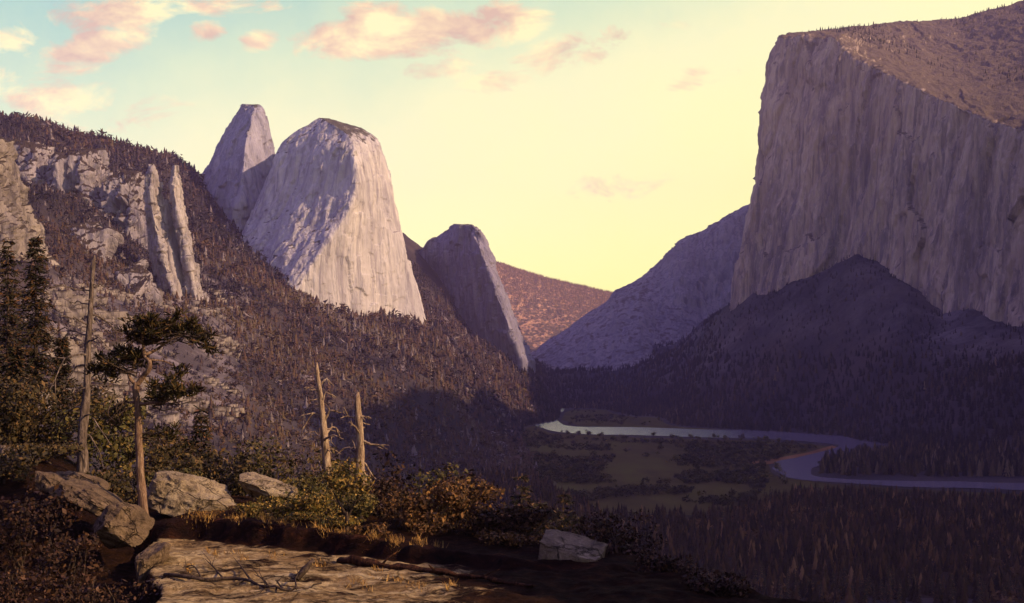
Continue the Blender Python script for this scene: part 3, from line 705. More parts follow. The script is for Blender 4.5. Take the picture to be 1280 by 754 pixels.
def in_poly(px, py, poly):
    poly = np.asarray(poly, float); c = np.zeros(len(px), bool); j = len(poly) - 1
    for i in range(len(poly)):
        xi, yi = poly[i]; xj, yj = poly[j]
        c ^= ((yi > py) != (yj > py)) & (px < (xj - xi) * (py - yi) / (yj - yi + 1e-12) + xi); j = i
    return c
MEADOW = [(606, 500), (1060, 500), (1100, 552), (1140, 556), (1110, 566), (1050, 574), (1034, 588), (1040, 594), (1120, 598), (1300, 601), (1640, 604), (1640, 629), (1300, 627), (1190, 625), (1110, 622), (1000, 616), (945, 634), (860, 650), (760, 646), (720, 632), (680, 606), (646, 570), (626, 535)]

scn = lambda X, Y, s, seed: fbm(np.stack([X / s, Y / s, np.zeros_like(X)], -1), 4, seed)
# wooded left wall
def keepL(px, py, X, Y, Z):
    gap = scn(X, Y, 130, 5); sc_ = sstep(20, 80, px) * (1 - sstep(260, 320, px)) * sstep(340, 380, py) * (1 - sstep(500, 540, py))
    return ((Z > VF + 3) | (px < 618 + (py - 510) * .72)) & (px < 672) & (rng.uniform(size=len(px)) < np.clip(.95 - sc_ * .55 + gap * .9, .03, 1)) & (Y < 3400)
pos, px, py = sample(64000, -32, 1.3, 620, 3000, keepL)
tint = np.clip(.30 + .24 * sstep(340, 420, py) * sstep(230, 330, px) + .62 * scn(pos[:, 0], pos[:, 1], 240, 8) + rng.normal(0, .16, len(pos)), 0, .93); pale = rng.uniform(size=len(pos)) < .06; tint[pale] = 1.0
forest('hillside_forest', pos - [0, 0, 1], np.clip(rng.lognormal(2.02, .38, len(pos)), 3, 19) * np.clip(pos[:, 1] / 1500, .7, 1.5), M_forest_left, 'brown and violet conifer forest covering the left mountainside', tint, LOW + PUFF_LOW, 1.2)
pos, px, py = sample(7000, -32, 1.0, 560, 1700, lambda px, py, X, Y, Z: (Z > VF + 2) & (px < 660) & (scn(X, Y, 90, 15) > -.05))
forest('hillside_scrub', pos - [0, 0, 1], rng.uniform(3, 7, len(pos)), M_forest_left, 'leafy scrub between conifers on the left mountainside', np.clip(rng.normal(.55, .2, len(pos)), 0, .95), PUFF, 1.3)
# loose rocks on the scree
def rock_proto(seed):
    r = np.random.default_rng(seed); v = np.array([(x, y, z) for x in (-1, 1) for y in (-1, 1) for z in (-1, 1)], float) * r.uniform(.3, .6, (8, 3)); 
    return v, np.array([(0, 1, 3), (0, 3, 2), (4, 6, 7), (4, 7, 5), (0, 4, 5), (0, 5, 1), (2, 3, 7), (2, 7, 6), (0, 2, 6), (0, 6, 4), (1, 5, 7), (1, 7, 3)])
def keepS(px, py, X, Y, Z):
    sc_ = sstep(20, 90, px) * (1 - sstep(270, 310, px)) * sstep(340, 380, py) * (1 - sstep(500, 540, py))
    return rng.uniform(size=len(px)) < sc_ * sstep(-.02, .2, scn(X, Y, 45, 77)) * .9
pos, px, py = sample(26000, -27, -12, 620, 1700, keepS)
forest('scree_rubble', pos, rng.exponential(2.2, len(pos)) + 1.0, M_slab, 'pale loose rocks strewn on the left mountainside', None, [rock_proto(s) for s in range(7)], 1.4)
# shady right side
def keepR(px, py, X, Y, Z):
    return (Z > VF + 1.0) & (px > 650) & (rng.uniform(size=len(px)) < np.clip(1.0 - .9 * sstep(.0, .25, scn(X, Y, 160, 25)) * sstep(470, 400, py), .06, 1)) & ~((px > 880) & (py < 450) & (rng.uniform(size=len(px)) < np.clip(sstep(465, 415, py) * (.80 - 1.5 * np.maximum(0, scn(X, Y, 110, 44))), 0, 1))) & ~((py < 468) & (px < 880) & (rng.uniform(size=len(px)) < sstep(478, 400, py))) & (Y < 4300)
pos, px, py = sample(44000, 0.5, 33.5, 1250, 4200, keepR)
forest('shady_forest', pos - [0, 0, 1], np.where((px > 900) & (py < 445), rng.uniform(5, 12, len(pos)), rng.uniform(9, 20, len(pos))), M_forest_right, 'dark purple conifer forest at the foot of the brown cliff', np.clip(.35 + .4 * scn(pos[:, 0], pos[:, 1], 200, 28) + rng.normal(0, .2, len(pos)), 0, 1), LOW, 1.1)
# valley floor wood below the ledge
vf_keep = lambda px, py, X, Y, Z: (Z < VF + 3) & (px > 560) & (px < 1620) & ~in_poly(px, py, MEADOW) & (py > 588)
pos, px, py = sample(12500, -4, 35, 570, 1420, vf_keep)
order = np.argsort(pos[:, 1])
# keep the nearest ones in view for individual trees
vis = np.array([i for i in order if py[i] < 775 and 600 < px[i] < 1275])
ind = vis
near_i = ind[:420]; pick = near_i[rng.permutation(len(near_i))[:170]]
edge = np.array([i for i in order if py[i] < 662 and 660 < px[i] < 1275]); edge = edge[rng.permutation(len(edge))[:60]]
INDIV = [(pos[i], 'valley') for i in np.unique(np.concatenate([pick, edge]))]
rest = np.setdiff1d(np.arange(len(pos)), np.unique(np.concatenate([pick, edge])))
forest('valley_forest', pos[rest] - [0, 0, .5], rng.uniform(8, 17, len(rest)), M_valley, 'dense dark conifer wood filling the valley floor below the ledge', np.clip(rng.normal(.42, .25, len(rest)), 0, 1))
# low scrub over the meadow
mp = rng.uniform([620, 512], [1045, 640], (9000, 2)); mp = mp[in_poly(mp[:, 0], mp[:, 1], [(625, 512), (690, 512), (668, 533), (690, 544), (800, 549), (940, 553), (1030, 558), (985, 571), (955, 580), (960, 600), (940, 640), (760, 646), (650, 590)]) | in_poly(mp[:, 0], mp[:, 1], [(712, 512), (1000, 514), (1040, 530), (1000, 538), (800, 531), (715, 528)])]
dd_ = -VF * F / (mp[:, 1] - HY); mX = (mp[:, 0] - CX) / F * dd_
kk = (mp[:, 1] < 640) & ((mp[:, 1] < 530) | (mp[:, 1] > np.interp(mp[:, 0], [660, 700, 870, 1000, 1040], [540, 548, 554, 558, 562]))) & (fbm(np.stack([mp[:, 0] / 90, mp[:, 1] / 7, 0 * dd_], -1), 4, 91) > -.06) & (dd_ > 1000); mX, dd_ = mX[kk][:5200], dd_[kk][:5200]
forest('meadow_scrub', np.stack([mX, dd_, 0 * mX + VF], -1), rng.uniform(3, 9, len(mX)), M_scrub, 'dark bands of scrub and small trees over the meadow', rng.uniform(0, 1, len(mX)), PUFF, 1.5)
pos, px, py = sample(3000, -2, 27, 570, 1150, lambda px, py, X, Y, Z: (Z < VF + 3) & (px > 640) & ~in_poly(px, py, MEADOW) & (scn(X, Y, 120, 19) > 0.0))
forest('valley_scrub', pos, rng.uniform(4, 9, len(pos)), M_valley, 'russet leafy scrub between the conifers below the ledge', rng.uniform(.6, 1, len(pos)), PUFF, 1.2)
# trees on the skylines
def skyline(S, row, cols_, n, hmin, hmax, spread, name, label):
    pts = []
    for _ in range(n):
        r_ = row + rng.integers(-spread, spread + 1); c_ = rng.integers(cols_[0], cols_[1]); pts.append(S[r_, c_])
    return forest(name, np.array(pts) - [0, 0, 1], rng.uniform(hmin, hmax, n), M_ridge_trees, label, width=.9)
top_row = int(np.argmax(CS[:, 200, 2])); nr = CS.shape[0]
rows_ = np.where(CS[:, :, 2].mean(1) > 0)[0]
px_cs = CX + F * CS[..., 0] / CS[..., 1]; py_cs = HY - F * CS[..., 2] / CS[..., 1]
cand = np.argwhere((np.arange(nr)[:, None] > nr * .60) & (px_cs < 1300) & (CS[..., 1] < 3900))
slope_ok = []
for (r_, c_) in cand[rng.permutation(len(cand))[:4200]]:
    if r_ + 1 < nr and 0 < c_ < CS.shape[1] - 1:
        a = CS[r_ + 1, c_] - CS[r_ - 1, c_]; b = CS[r_, c_ + 1] - CS[r_, c_ - 1]; n_ = np.cross(b, a); n_ /= np.linalg.norm(n_) + 1e-9
        if n_[2] > .45: slope_ok.append(CS[r_, c_])
slope_ok = np.array(slope_ok) if slope_ok else np.zeros((0, 3))
g = scn(slope_ok[:, 0], slope_ok[:, 1], 220, 33); slope_ok = slope_ok[(g > .08) | (rng.uniform(size=len(g)) < .06)][:480]
forest('clifftop_forest', slope_ok - [0, 0, 1], rng.uniform(7, 15, len(slope_ok)), M_ridge_trees, 'thin scattering of tiny trees on the top of the brown cliff', width=.9)
fs_py = HY - F * FS[..., 2] / FS[..., 1]; fs_px = CX + F * FS[..., 0] / FS[..., 1]
crest = np.interp(fs_px, [540, 615, 665, 735, 830], [312, 325, 341, 358, 384])
cf = np.argwhere((FS[..., 1] < 7200) & (rng.uniform(size=fs_py.shape) < sstep(62, 8, fs_py - crest)) & (fs_px > 590)); cf = cf[rng.permutation(len(cf))[:6500]]
pts = np.array([FS[a, b] for a, b in cf]); hh = rng.uniform(9, 17, len(pts))
forest('far_forest', pts - [0, 0, 2], hh, M_far_trees, 'forest on the distant ridge with pale haze put into its colour', width=1.1)

# ------------------------------------------------------------------ individual conifers of the valley
def conifer_mesh(seed, h=18.0, whorls=13, blades=8, rad=.19, bw=.075, droop=.25, trunk_r=.014):
    r = np.random.default_rng(seed); tr = MB(); cr = MB()
    tr.tube([(0, 0, 0), (.0, 0, h * .5), (0, 0, h * .97)], [h * trunk_r, h * trunk_r * .6, h * .002], 6)
    for w in range(whorls):
        f = (w + r.uniform(-.25, .25)) / whorls; z = h * (.10 + .88 * f); L = h * rad * (1 - f) ** .75 * 1.0 + h * .015
        for b in range(blades):
            an = 2 * math.pi * (b + r.uniform(-.35, .35)) / blades + w * 1.1; l = L * r.uniform(.55, 1.15); d = np.array([math.cos(an), math.sin(an), 0]); s = np.array([-d[1], d[0], 0]); wd = h * bw * r.uniform(.6, 1.2) * (1 - .6 * f)
            p0 = np.array([0, 0, z + h * .035]); p1 = d * l * .55 + [0, 0, z + r.uniform(-.01, .02) * h]; p2 = d * l + [0, 0, z - droop * l]
            cr.add([p0, p1 + s * wd * .5, p2, p1 - s * wd * .5 - np.array([0, 0, wd * .35])], [(0, 1, 2), (0, 2, 3)])
    cr.add([(0, 0, h), (h * .012, 0, h * .86), (-h * .008, h * .01, h * .86), (-h * .008, -h * .01, h * .86)], [(0, 1, 2), (0, 2, 3), (0, 3, 1)])
    return tr, cr
protos = []
for s in range(5):
    hh = [18, 21, 15, 23, 17][s]; tr, cr = conifer_mesh(100 + s, hh, [13, 15, 11, 16, 12][s], 8, [.19, .16, .22, .15, .18][s])
    o = empty('conifer', (0, 0, -500)); tr.build('trunk', M_bark_dark, o); cr.build('crown', M_conifer, o); protos.append(o)
used = [False] * 5
def place_conifer(p, label, group, scale):
    k = rng.integers(0, 5)
    o = protos[k] if not used[k] else copy_thing(protos[k]); used[k] = True
    o.location = tuple(p); o.rotation_euler = (R(rng.uniform(-2, 2)), R(rng.uniform(-2, 2)), rng.uniform(0, 6.28)); o.scale = (scale,) * 3
    tag(o, label, 'conifer', group)
for p, _ in INDIV:
    place_conifer(p - [0, 0, .3], 'dark conifer standing in the wood below the rock ledge', 'conifers of the valley wood', rng.uniform(.6, 1.05))
# wooded island in the river bend
isl = [(1024, 594), (1030, 578), (1070, 572), (1110, 566), (1160, 562), (1300, 560), (1560, 560), (1560, 600), (1300, 597), (1200, 597), (1120, 596), (1050, 595)]
n_i = 0; ip = []
while n_i < 64:
    x, y = rng.uniform(1022, 1282), 596 - abs(rng.normal(0, 9))
    if in_poly(np.array([x]), np.array([y]), isl)[0]:
        d = -VF * F / (y - HY); ip.append(P(x, y, d)); n_i += 1
for p in ip: place_conifer([p[0], p[1], VF], 'dark conifer on the wooded tongue of land inside the river bend', 'conifers of the river tongue', rng.uniform(.8, 1.25))
pos, px, py = sample(5000, 14, 34, 1300, 2300, lambda px, py, X, Y, Z: in_poly(px, py, isl))
forest('tongue_wood', pos[:1700], rng.uniform(15, 24, len(pos[:1700])), M_forest_right, 'dark wood massed behind the river-bend conifers')
# river bank trees and meadow clumps
def crown_mb(seed, w, h, n, leaf, lobes=7, flat=1.0):
    """leaf-sized faces spread through uneven lobes; base at z=0"""
    r = np.random.default_rng(seed); mb = MB(); V = []
    cs = [(np.array([r.normal(0, .24) * w, r.normal(0, .20) * w, h * (r.uniform(.22, .74))]), r.uniform(.16, .30)) for _ in range(lobes)]
    for i in range(n):
        c, rad = cs[r.integers(0, lobes)]; d = r.normal(size=3); d /= np.linalg.norm(d)
        q = c + d * np.array([rad * w, rad * w, rad * h * flat]) * r.uniform(.45, 1.05) ** .6
        q[2] = abs(q[2])
        nrm = d + r.normal(size=3) * .7; nrm /= np.linalg.norm(nrm); a = np.cross(nrm, r.normal(size=3)); a /= np.linalg.norm(a); b = np.cross(nrm, a); s = leaf * min(2.2, r.lognormal(-.12, .45))
        V.append([q - a * s, q - b * s * .55, q + a * s, q + b * s * .55])
    V = np.array(V).reshape(-1, 3); mb.v.append(V); mb.f = [(4 * k, 4 * k + 1, 4 * k + 2, 4 * k + 3) for k in range(n)]; mb.n = len(V)
    return mb
bp = []
for s in range(3):
    o = empty('riverside_tree', (0, 0, -500)); mb = MB(); mb.tube([(0, 0, 0), (.2, 0, 3), (0, .2, 6)], [.35, .28, .15], 6); mb.build('trunk', M_bark_dark, o)
    crown_mb(300 + s, 9, 9, 260, .8).build('crown', M_leaf_olive if s else M_leaf_dark, o); bp.append(o)
spots = [(x + rng.uniform(-6, 6), y + rng.uniform(-1.2, 1.2)) for x, y in
         [(735, 545), (752, 546), (768, 552), (785, 548), (800, 551), (818, 553), (836, 549), (850, 553), (866, 551), (884, 555), (900, 552), (915, 556), (930, 553), (948, 557), (962, 554), (980, 558), (1000, 559), (1015, 560), (720, 556), (738, 560), (755, 562), (700, 548), (676, 538), (660, 534), (650, 545), (640, 540), (930, 590), (944, 594), (956, 598), (965, 590), (972, 602), (984, 606), (940, 604), (760, 526), (790, 523), (820, 527), (850, 522), (880, 528), (905, 523), (930, 529), (960, 526), (985, 532), (830, 516), (870, 514), (740, 520), (630, 528), (690, 560), (662, 570), (780, 566), (830, 562), (870, 562), (912, 563), (706, 543), (728, 545), (812, 546), (826, 545), (858, 548), (892, 549), (922, 550), (944, 551), (972, 553), (992, 555), (716, 530), (745, 531), (775, 531), (803, 532), (836, 534), (865, 535), (897, 536), (925, 537), (955, 538), (690, 572), (684, 584), (720, 578), (748, 572), (700, 592), (815, 572), (850, 578), (890, 575)]]
spots = [(x, y) for x, y in spots if y < 534 or y > np.interp(x, [660, 700, 870, 1000, 1040], [533, 541.5, 546, 552, 558])]
for i, (x, y) in enumerate(spots):
    d = -VF * F / (y - HY); k = i % 3; o = bp[k] if i < 3 else copy_thing(bp[k]); o.location = (((x - CX) / F * d), d, VF + .3); o.rotation_euler = (0, 0, rng.uniform(0, 6)); o.scale = (rng.uniform(1.0, 2.3), rng.uniform(1.0, 1.9), rng.uniform(.8, 1.6))
    tag(o, 'small bushy tree on the meadow beside the river', 'tree', 'bushy trees along the river')

# ------------------------------------------------------------------ foreground ledge
def ledge_z(X, Y):
    px = CX + F * X / np.maximum(Y, 1); p3 = np.stack([X, Y, np.zeros_like(X)], -1)
    base = np.interp(px, [120, 200, 300, 400, 480, 600, 700, 800, 1000], [64, 62.5, 60, 57, 54.5, 52.6, 52, 52, 51]) + .7 * fbm(p3 / 2.5, 3, 4)
    bh = np.interp(px, [150, 230, 300, 400, 500, 600, 700, 850], [0, 1.0, 1.1, 1.0, .75, .45, .25, 0])
    z = -10.0 + bh * sstep(0, .9, Y - base) - .015 * np.maximum(Y - base - 2, 0)
    # stepped bedding of the slab, running left to right
    bed = fbm(np.stack([X / 4.5, (Y + .16 * X + 1.2 * fbm(p3 / 4, 3, 32)) / 1.1, np.zeros_like(X)], -1), 5, 31)
    z = z + .26 * bed * sstep(1, -1, Y - base) + .06 * fbm(p3 / .5, 3, 35) + .09 * fbm(p3 / 1.1, 4, 37) * sstep(-.2, .5, Y - base)
    # lower ground left of the slab, then the dark bank rising at the far left
    edge = sstep(196, 180, px + 20 * fbm(p3 / 2.2, 4, 8))
    z = z - 1.5 * edge * sstep(66, 60, Y)
    z = z + sstep(190, 20, px) * sstep(58, 74, Y) * 3.6
    # broken rocky right part
    z = z + .35 * fbm(p3 / 2.2, 4, 51) * sstep(560, 720, px) + .12 * fbm(p3 / .8, 3, 55)
    # knoll added out of view on the right, raised to shade the ledge
    z = z + 43 * np.exp(-((X - 66) / 20) ** 2 - ((Y - 34) / 26) ** 2)
    # the brow
    brow = np.interp(px, [-300, 0, 120, 250, 500, 650, 760, 860, 960, 1100, 1300, 2000], [130, 100, 84, 74, 68, 62, 57, 49.5, 45.5, 43, 42, 60])
    return z - .75 * np.maximum(Y - brow, 0) * sstep(0, 6, Y - brow)
xs = np.concatenate([np.linspace(-90, -34, 60, endpoint=False), np.linspace(-34, 26, 420, endpoint=False), np.linspace(26, 110, 80)])
ys = np.concatenate([np.linspace(6, 42, 50, endpoint=False), np.linspace(42, 72, 330, endpoint=False), np.linspace(72, 150, 90)])
LX, LY = np.meshgrid(xs, ys, indexing='ij'); LZ = ledge_z(LX, LY)
idx = np.arange(LX.size).reshape(LX.shape)
Q = np.stack([idx[:-1, :-1], idx[1:, :-1], idx[1:, 1:], idx[:-1, 1:]], -1).reshape(-1, 4)
pxl = CX + F * LX / LY; pyl = HY - F * LZ / LY
p3 = np.stack([LX, LY, 0 * LX], -1)
base_l = np.interp(pxl, [120, 200, 300, 400, 480, 600, 700, 800, 1000], [64, 62.5, 60, 57, 54.5, 52.6, 52, 52, 51]) + .7 * fbm(p3 / 2.5, 3, 4)
rk = sstep(184, 200, pxl + 20 * fbm(p3 / 2.2, 4, 8)) * sstep(.3, -.5, LY - base_l) * sstep(700, 540, pxl + 60 * fbm(p3 / 3, 3, 66))
rk = np.maximum(rk, .40 * sstep(.1, .4, fbm(np.stack([LX / 3, LY / .8, 0 * LX], -1), 4, 68)) * sstep(560, 640, pxl) * (pxl < 960))
red = sstep(-.4, .2, LY - base_l) * sstep(2.6, .9, LY - base_l)
m, N = material('ledge_rock_and_earth')
wv = N.noise(N.mapping(N.obj, (.5, .5, .5)), 1, 4)
bedv = N.mapping(N.obj, (.34, 1.05, 1.0), rot=(0, 0, R(-9)))
va = N.n.new('ShaderNodeVectorMath'); va.operation = 'ADD'; N.l.new(bedv, va.inputs[0]); N.l.new(N.combine(0.0, N.math('MULTIPLY', wv, 1.6), wv), va.inputs[1]); bedv = va.outputs[0]
n1 = N.noise(bedv, 1, 9, .68, .7)
rock = N.ramp(n1, [(.30, (.12, .07, .03, 1)), (.42, (.36, .235, .10, 1)), (.54, (.58, .42, .205, 1)), (.68, (.74, .58, .32, 1))])
lich = N.noise(N.obj, 2.6, 9, .75)
rock = N.mix(1.0, rock, N.ramp(lich, [(.35, (.55, .5, .45)), (.6, (1.1, 1.1, 1.1))]), 'MULTIPLY')
n2 = N.noise(bedv, 2.7, 8, .7, .4)
rock = N.mix(N.ramp(n2, [(.52, (0, 0, 0)), (.64, (.75, .75, .75))]), rock, (.13, .085, .05, 1))
n3 = N.noise(N.obj, 1.3, 8, .7)
earth = N.ramp(n3, [(.3, (.010, .005, .003, 1)), (.5, (.024, .011, .006, 1)), (.7, (.060, .026, .011, 1))])
redc = N.ramp(N.noise(bedv, 1.6, 8, .7), [(.38, (.010, .006, .005, 1)), (.55, (.032, .013, .008, 1)), (.70, (.12, .042, .016, 1))])
earth = N.mix(attr(N, 'red'), earth, redc)
fac = N.math('MULTIPLY', N.math('SUBTRACT', N.math('ADD', attr(N, 'rock'), N.math('MULTIPLY', N.math('SUBTRACT', N.noise(bedv, .9, 9, .72, .6),   .5), 2.7)), .74), 3.2, clamp=True)
ck = cracks(N, .35, .022)
rock = N.mix(N.math('MULTIPLY', ck, .8), rock, (.04, .025, .015, 1))
N.l.new(N.mix(fac, earth, rock), N.b.inputs['Base Color'])
bump(N, N.math('ADD', N.math('ADD', n2, n1), N.math('MULTIPLY', N.noise(N.obj, 7, 8, .75), .5)), 1.0, .5)
ledge = mesh_obj('ledge_ground', np.stack([LX, LY, LZ], -1), Q, m, smooth=True, attrs={'rock': rk.ravel(), 'red': red.ravel()})
tag(ledge, 'foreground ledge of pale sunlit granite and dark reddish earth', 'rock ledge', kind='structure')
def gz(X, Y): return float(ledge_z(np.array([float(X)]), np.array([float(Y)]))[0])
def ground_at(px, d): X = (px - CX) / F * d; return np.array([X, d, gz(X, d)])

# boulders
def boulder(name, c, size, rot, mat, seed, label, cat='boulder', group=None, cuts=16, boxy=.55, amp=.14, n=120, bury=.0):
    r = np.random.default_rng(seed); th = np.linspace(0, 2 * math.pi, n, endpoint=False); ph = np.linspace(.02, math.pi - .02, n // 2)
    Th, Ph = np.meshgrid(th, ph); d = np.stack([np.sin(Ph) * np.cos(Th), np.sin(Ph) * np.sin(Th), np.cos(Ph)], -1)
    q = np.sign(d) * np.abs(d) ** boxy
    for k in range(cuts):
        nn = r.normal(size=3); nn /= np.linalg.norm(nn); h = r.uniform(.62, .9)
        ex = np.maximum(0, q @ nn - h); q = q - ex[..., None] * nn * .92
    ly = fbm(np.stack([q[..., 0] * .8, q[..., 1] * .8, q[..., 2] * 5], -1) + seed, 4, seed + 9)
    q = q * (1 + amp * fbm(q * 1.6 + seed, 5, seed) + .07 * fbm(q * 4 + seed, 5, seed + 3, ridged=True) + .07 * ly + .03 * fbm(q * 14, 3, seed + 5))[..., None]
    q = q * np.array(size) * .5
    from mathutils import Euler
    E = np.array(Euler([R(x) for x in rot]).to_matrix()); q = q @ E.T
    hN, wN = Th.shape; idx = np.arange(hN * wN).reshape(hN, wN)
    Qf = np.stack([idx[:-1], np.roll(idx[:-1], -1, 1), np.roll(idx[1:], -1, 1), idx[1:]], -1).reshape(-1, 4)[:, ::-1]
    Fc = [tuple(a) for a in Qf.tolist()] + [tuple(idx[0].tolist()), tuple(idx[-1].tolist()[::-1])]
    o = mesh_obj(name, q.reshape(-1, 3), Fc, mat, smooth=True); o.location = tuple(c)
    try:
        o.data.set_sharp_from_angle(angle=R(38))
    except Exception: pass
    return tag(o, label, cat, group)
boulder('boulder', P(246, 626, 66.5), (5.8, 4.6, 3.1), (4, 15, -8), M_boulder, 3, 'large rounded tan boulder right of the crooked pine', group='boulders on the ledge', boxy=.8)
boulder('boulder', P(334, 612, 67.5), (4.0, 3.0, 1.7), (0, 18, 5), M_boulder, 8, 'small slanting tan boulder among yellow shrubs', group='boulders on the ledge', boxy=.8)
boulder('boulder', P(716, 692, 54), (3.0, 2.2, 1.6), (6, 6, -14), M_block, 14, 'grey squared block lying alone on the dark ledge', group='boulders on the ledge', boxy=.26, cuts=4, amp=.13)
boulder('boulder', P(148, 660, 60), (3.2, 3.0, 2.7), (0, 20, 10), M_boulder_dark, 21, 'dark brown boulder at the foot of the rock pile', group='boulders of the left pile', boxy=.6)
boulder('boulder', P(124, 630, 62.5), (5.0, 3.0, 1.2), (0, 27, -6), M_boulder_dark, 26, 'long flat slab slanting across the rock pile', group='boulders of the left pile', boxy=.45)
boulder('boulder', P(76, 612, 64), (3.8, 2.8, 1.2), (6, 33, 8), M_boulder_dark, 29, 'tilted brown slab at the upper left of the rock pile', group='boulders of the left pile', boxy=.45)
boulder('boulder', P(104, 603, 66), (2.8, 2.4, 1.0), (0, 30, -10), M_boulder_dark, 33, 'smaller slab lying behind the rock pile', group='boulders of the left pile', boxy=.5)
boulder('boulder', P(14, 572, 74), (2.4, 2.0, 1.6), (0, 20, 0), M_block, 38, 'pale grey rock half hidden by brush at the far left', group='boulders of the left pile')
boulder('boulder', P(190, 708, 54), (1.5, 2.6, 2.2), (0, 10, 0), M_boulder_dark, 41, 'dark rock at the broken left edge of the pale ledge', group='boulders of the left pile')

# ------------------------------------------------------------------ dead trees
def snag(base, top_px, d, r0, r1, branches, mat, label, bow=0.0, seed=1, name='dead_tree', sides=10):
    b = np.array(base, float); t_ = P(*top_px, d); o = empty(name, tuple(b)); mb = MB(b)
    L = np.linalg.norm(t_ - b); n = 22; pts = []; rad = []
    rr_ = np.random.default_rng(seed); wx = rr_.normal(0, .012 * L, 6); 
    for k in range(n):
        f = k / (n - 1); p = b + (t_ - b) * f; p = p + np.array([bow * math.sin(f * math.pi) + np.interp(f, np.linspace(0, 1, 6), wx) * (1 - f) * f * 2, 0, 0])
        pts.append(p); rad.append((r0 + (r1 - r0) * f ** .8) * (1.35 - .35 * sstep(0, .10, f)))
    rad[-1] = r1 * .35; pts[-1] = pts[-1] + np.array([r1 * .5, 0, 0])
    mb.tube(pts, rad, sides, .17, seed)
    for _ in range(12):   # short broken stubs
        k = rr_.integers(4, n - 3); an = rr_.uniform(0, 6.28); dv = np.array([math.cos(an), math.sin(an), rr_.uniform(-.4, .3)]); ln = rr_.uniform(.25, .8)
        mb.tube([pts[k], pts[k] + dv * ln * .6, pts[k] + dv * ln + [0, 0, rr_.normal(0, .06)]], [.055, .04, .018], 5, .2, k)
    mb.build('trunk', mat, o, True)
    for (f, pts2, r) in branches:
        i = f * (n - 1); k = min(int(i), n - 2); p0 = pts[k] + (pts[k + 1] - pts[k]) * (i - k)
        q = [p0] + [P(x, y, d + dd) for x, y, dd in pts2]; q = spline(q, 7) if len(q) > 2 else np.linspace(q[0], q[1], 5)
        q[1:-1] += rr_.normal(0, .05, (len(q) - 2, 3))
        m2 = MB(b); r *= 1.45; m2.tube(q, list(np.linspace(r, r * .3, len(q))), 6, .15, seed)
        # a few side twigs
        for _ in range(3):
            j = rr_.integers(2, len(q) - 1); dirn = q[j] - q[j - 1]; dirn /= np.linalg.norm(dirn) + 1e-9; w = dirn + rr_.normal(0, .55, 3); ln = rr_.uniform(.15, .4) * np.linalg.norm(q[-1] - q[0])
            m2.tube([q[j], q[j] + w * ln * .5, q[j] + (w + rr_.normal(0, .25, 3)) * ln], [r * .4, r * .3, r * .12], 4)
        m2.build('branch', mat, o, True)
    tag(o, label, 'dead tree', 'dead trees on the ledge')
    return o
# tall grey snag at the left
d = 76
F_ = lambda y: (590 - y) / 271.0
bl = [(F_(353), [(126, 356, 0), (133, 359, 0)], .05), (F_(361), [(96, 362, 0), (80, 358, -1), (68, 359, -1)], .045), (F_(377), [(98, 378, 1), (86, 379, 1)], .05), (F_(380), [(122, 383, 0), (129, 388, 0)], .05),
      (F_(389), [(126, 396, 1), (140, 408, 2), (150, 415, 2)], .055), (F_(402), [(92, 398, -1), (76, 394, -2)], .05), (F_(414), [(94, 414, 1), (80, 411, 2), (70, 414, 2)], .055), (F_(419), [(122, 424, -1), (134, 433, -1)], .05),
      (F_(436), [(92, 444, -1), (76, 458, -1), (62, 488, -2)], .06), (F_(448), [(96, 458, 1), (84, 474, 1), (74, 500, 1)], .05), (F_(474), [(120, 480, 0), (132, 488, 0), (142, 494, 0)], .05), (F_(500), [(94, 508, 0), (80, 520, 1), (70, 540, 1)], .05),
      (F_(508), [(114, 520, -1), (128, 540, -1), (142, 562, -1)], .05), (F_(530), [(112, 544, 0), (124, 566, 0), (130, 588, 0)], .045)]
snag(ground_at(102, d) - [0, 0, .5], (117, 319), d, .40, .13, bl, M_snag_grey, 'tall grey dead trunk with drooping bare branches at the left', seed=3)
# left of the twin snags
d = 72
bl = [(.93, [(402, 464, 0), (408, 466, 0)], .04), (.84, [(408, 474, 0), (417, 482, 0)], .05), (.80, [(390, 486, 0), (380, 488, 0)], .04), (.74, [(408, 492, 0), (420, 497, 0)], .05), (.60, [(412, 513, 0), (424, 516, 0), (430, 514, 0)], .06), (.52, [(416, 534, 1), (425, 546, 1)], .06), (.48, [(414, 544, -1), (426, 548, -1)], .06),
      (.62, [(392, 516, 0), (382, 532, 0), (376, 548, 0)], .05), (.46, [(398, 542, 1), (382, 540, 1)], .05), (.36, [(412, 562, 0), (424, 566, 0)], .05), (.7, [(388, 506, 1), (378, 516, 1)], .04)]
snag(ground_at(416, d) - [0, 0, .5], (395, 453), d, .39, .11, bl, M_snag, 'sunlit dead trunk leaning left, taller of the twin snags', seed=5)
d = 69
bl = [(.78, [(438, 521, 0), (428, 520, 0)], .06), (.77, [(454, 521, 0), (464, 523, 0)], .05), (.60, [(456, 552, 0), (468, 556, 0), (480, 558, 0)], .07), (.50, [(440, 558, 1), (424, 564, 1)], .06), (.44, [(456, 580, 0), (466, 596, 0), (474, 606, -1)], .06), (.36, [(456, 590, 1), (464, 602, 1), (468, 614, 1)], .05), (.66, [(441, 530, -1), (436, 528, -1)], .05)]
snag(ground_at(455, d) - [0, 0, .5], (446, 490), d, .41, .18, bl, M_snag, 'sunlit dead trunk with a jagged thick top, shorter of the twin snags', seed=9)

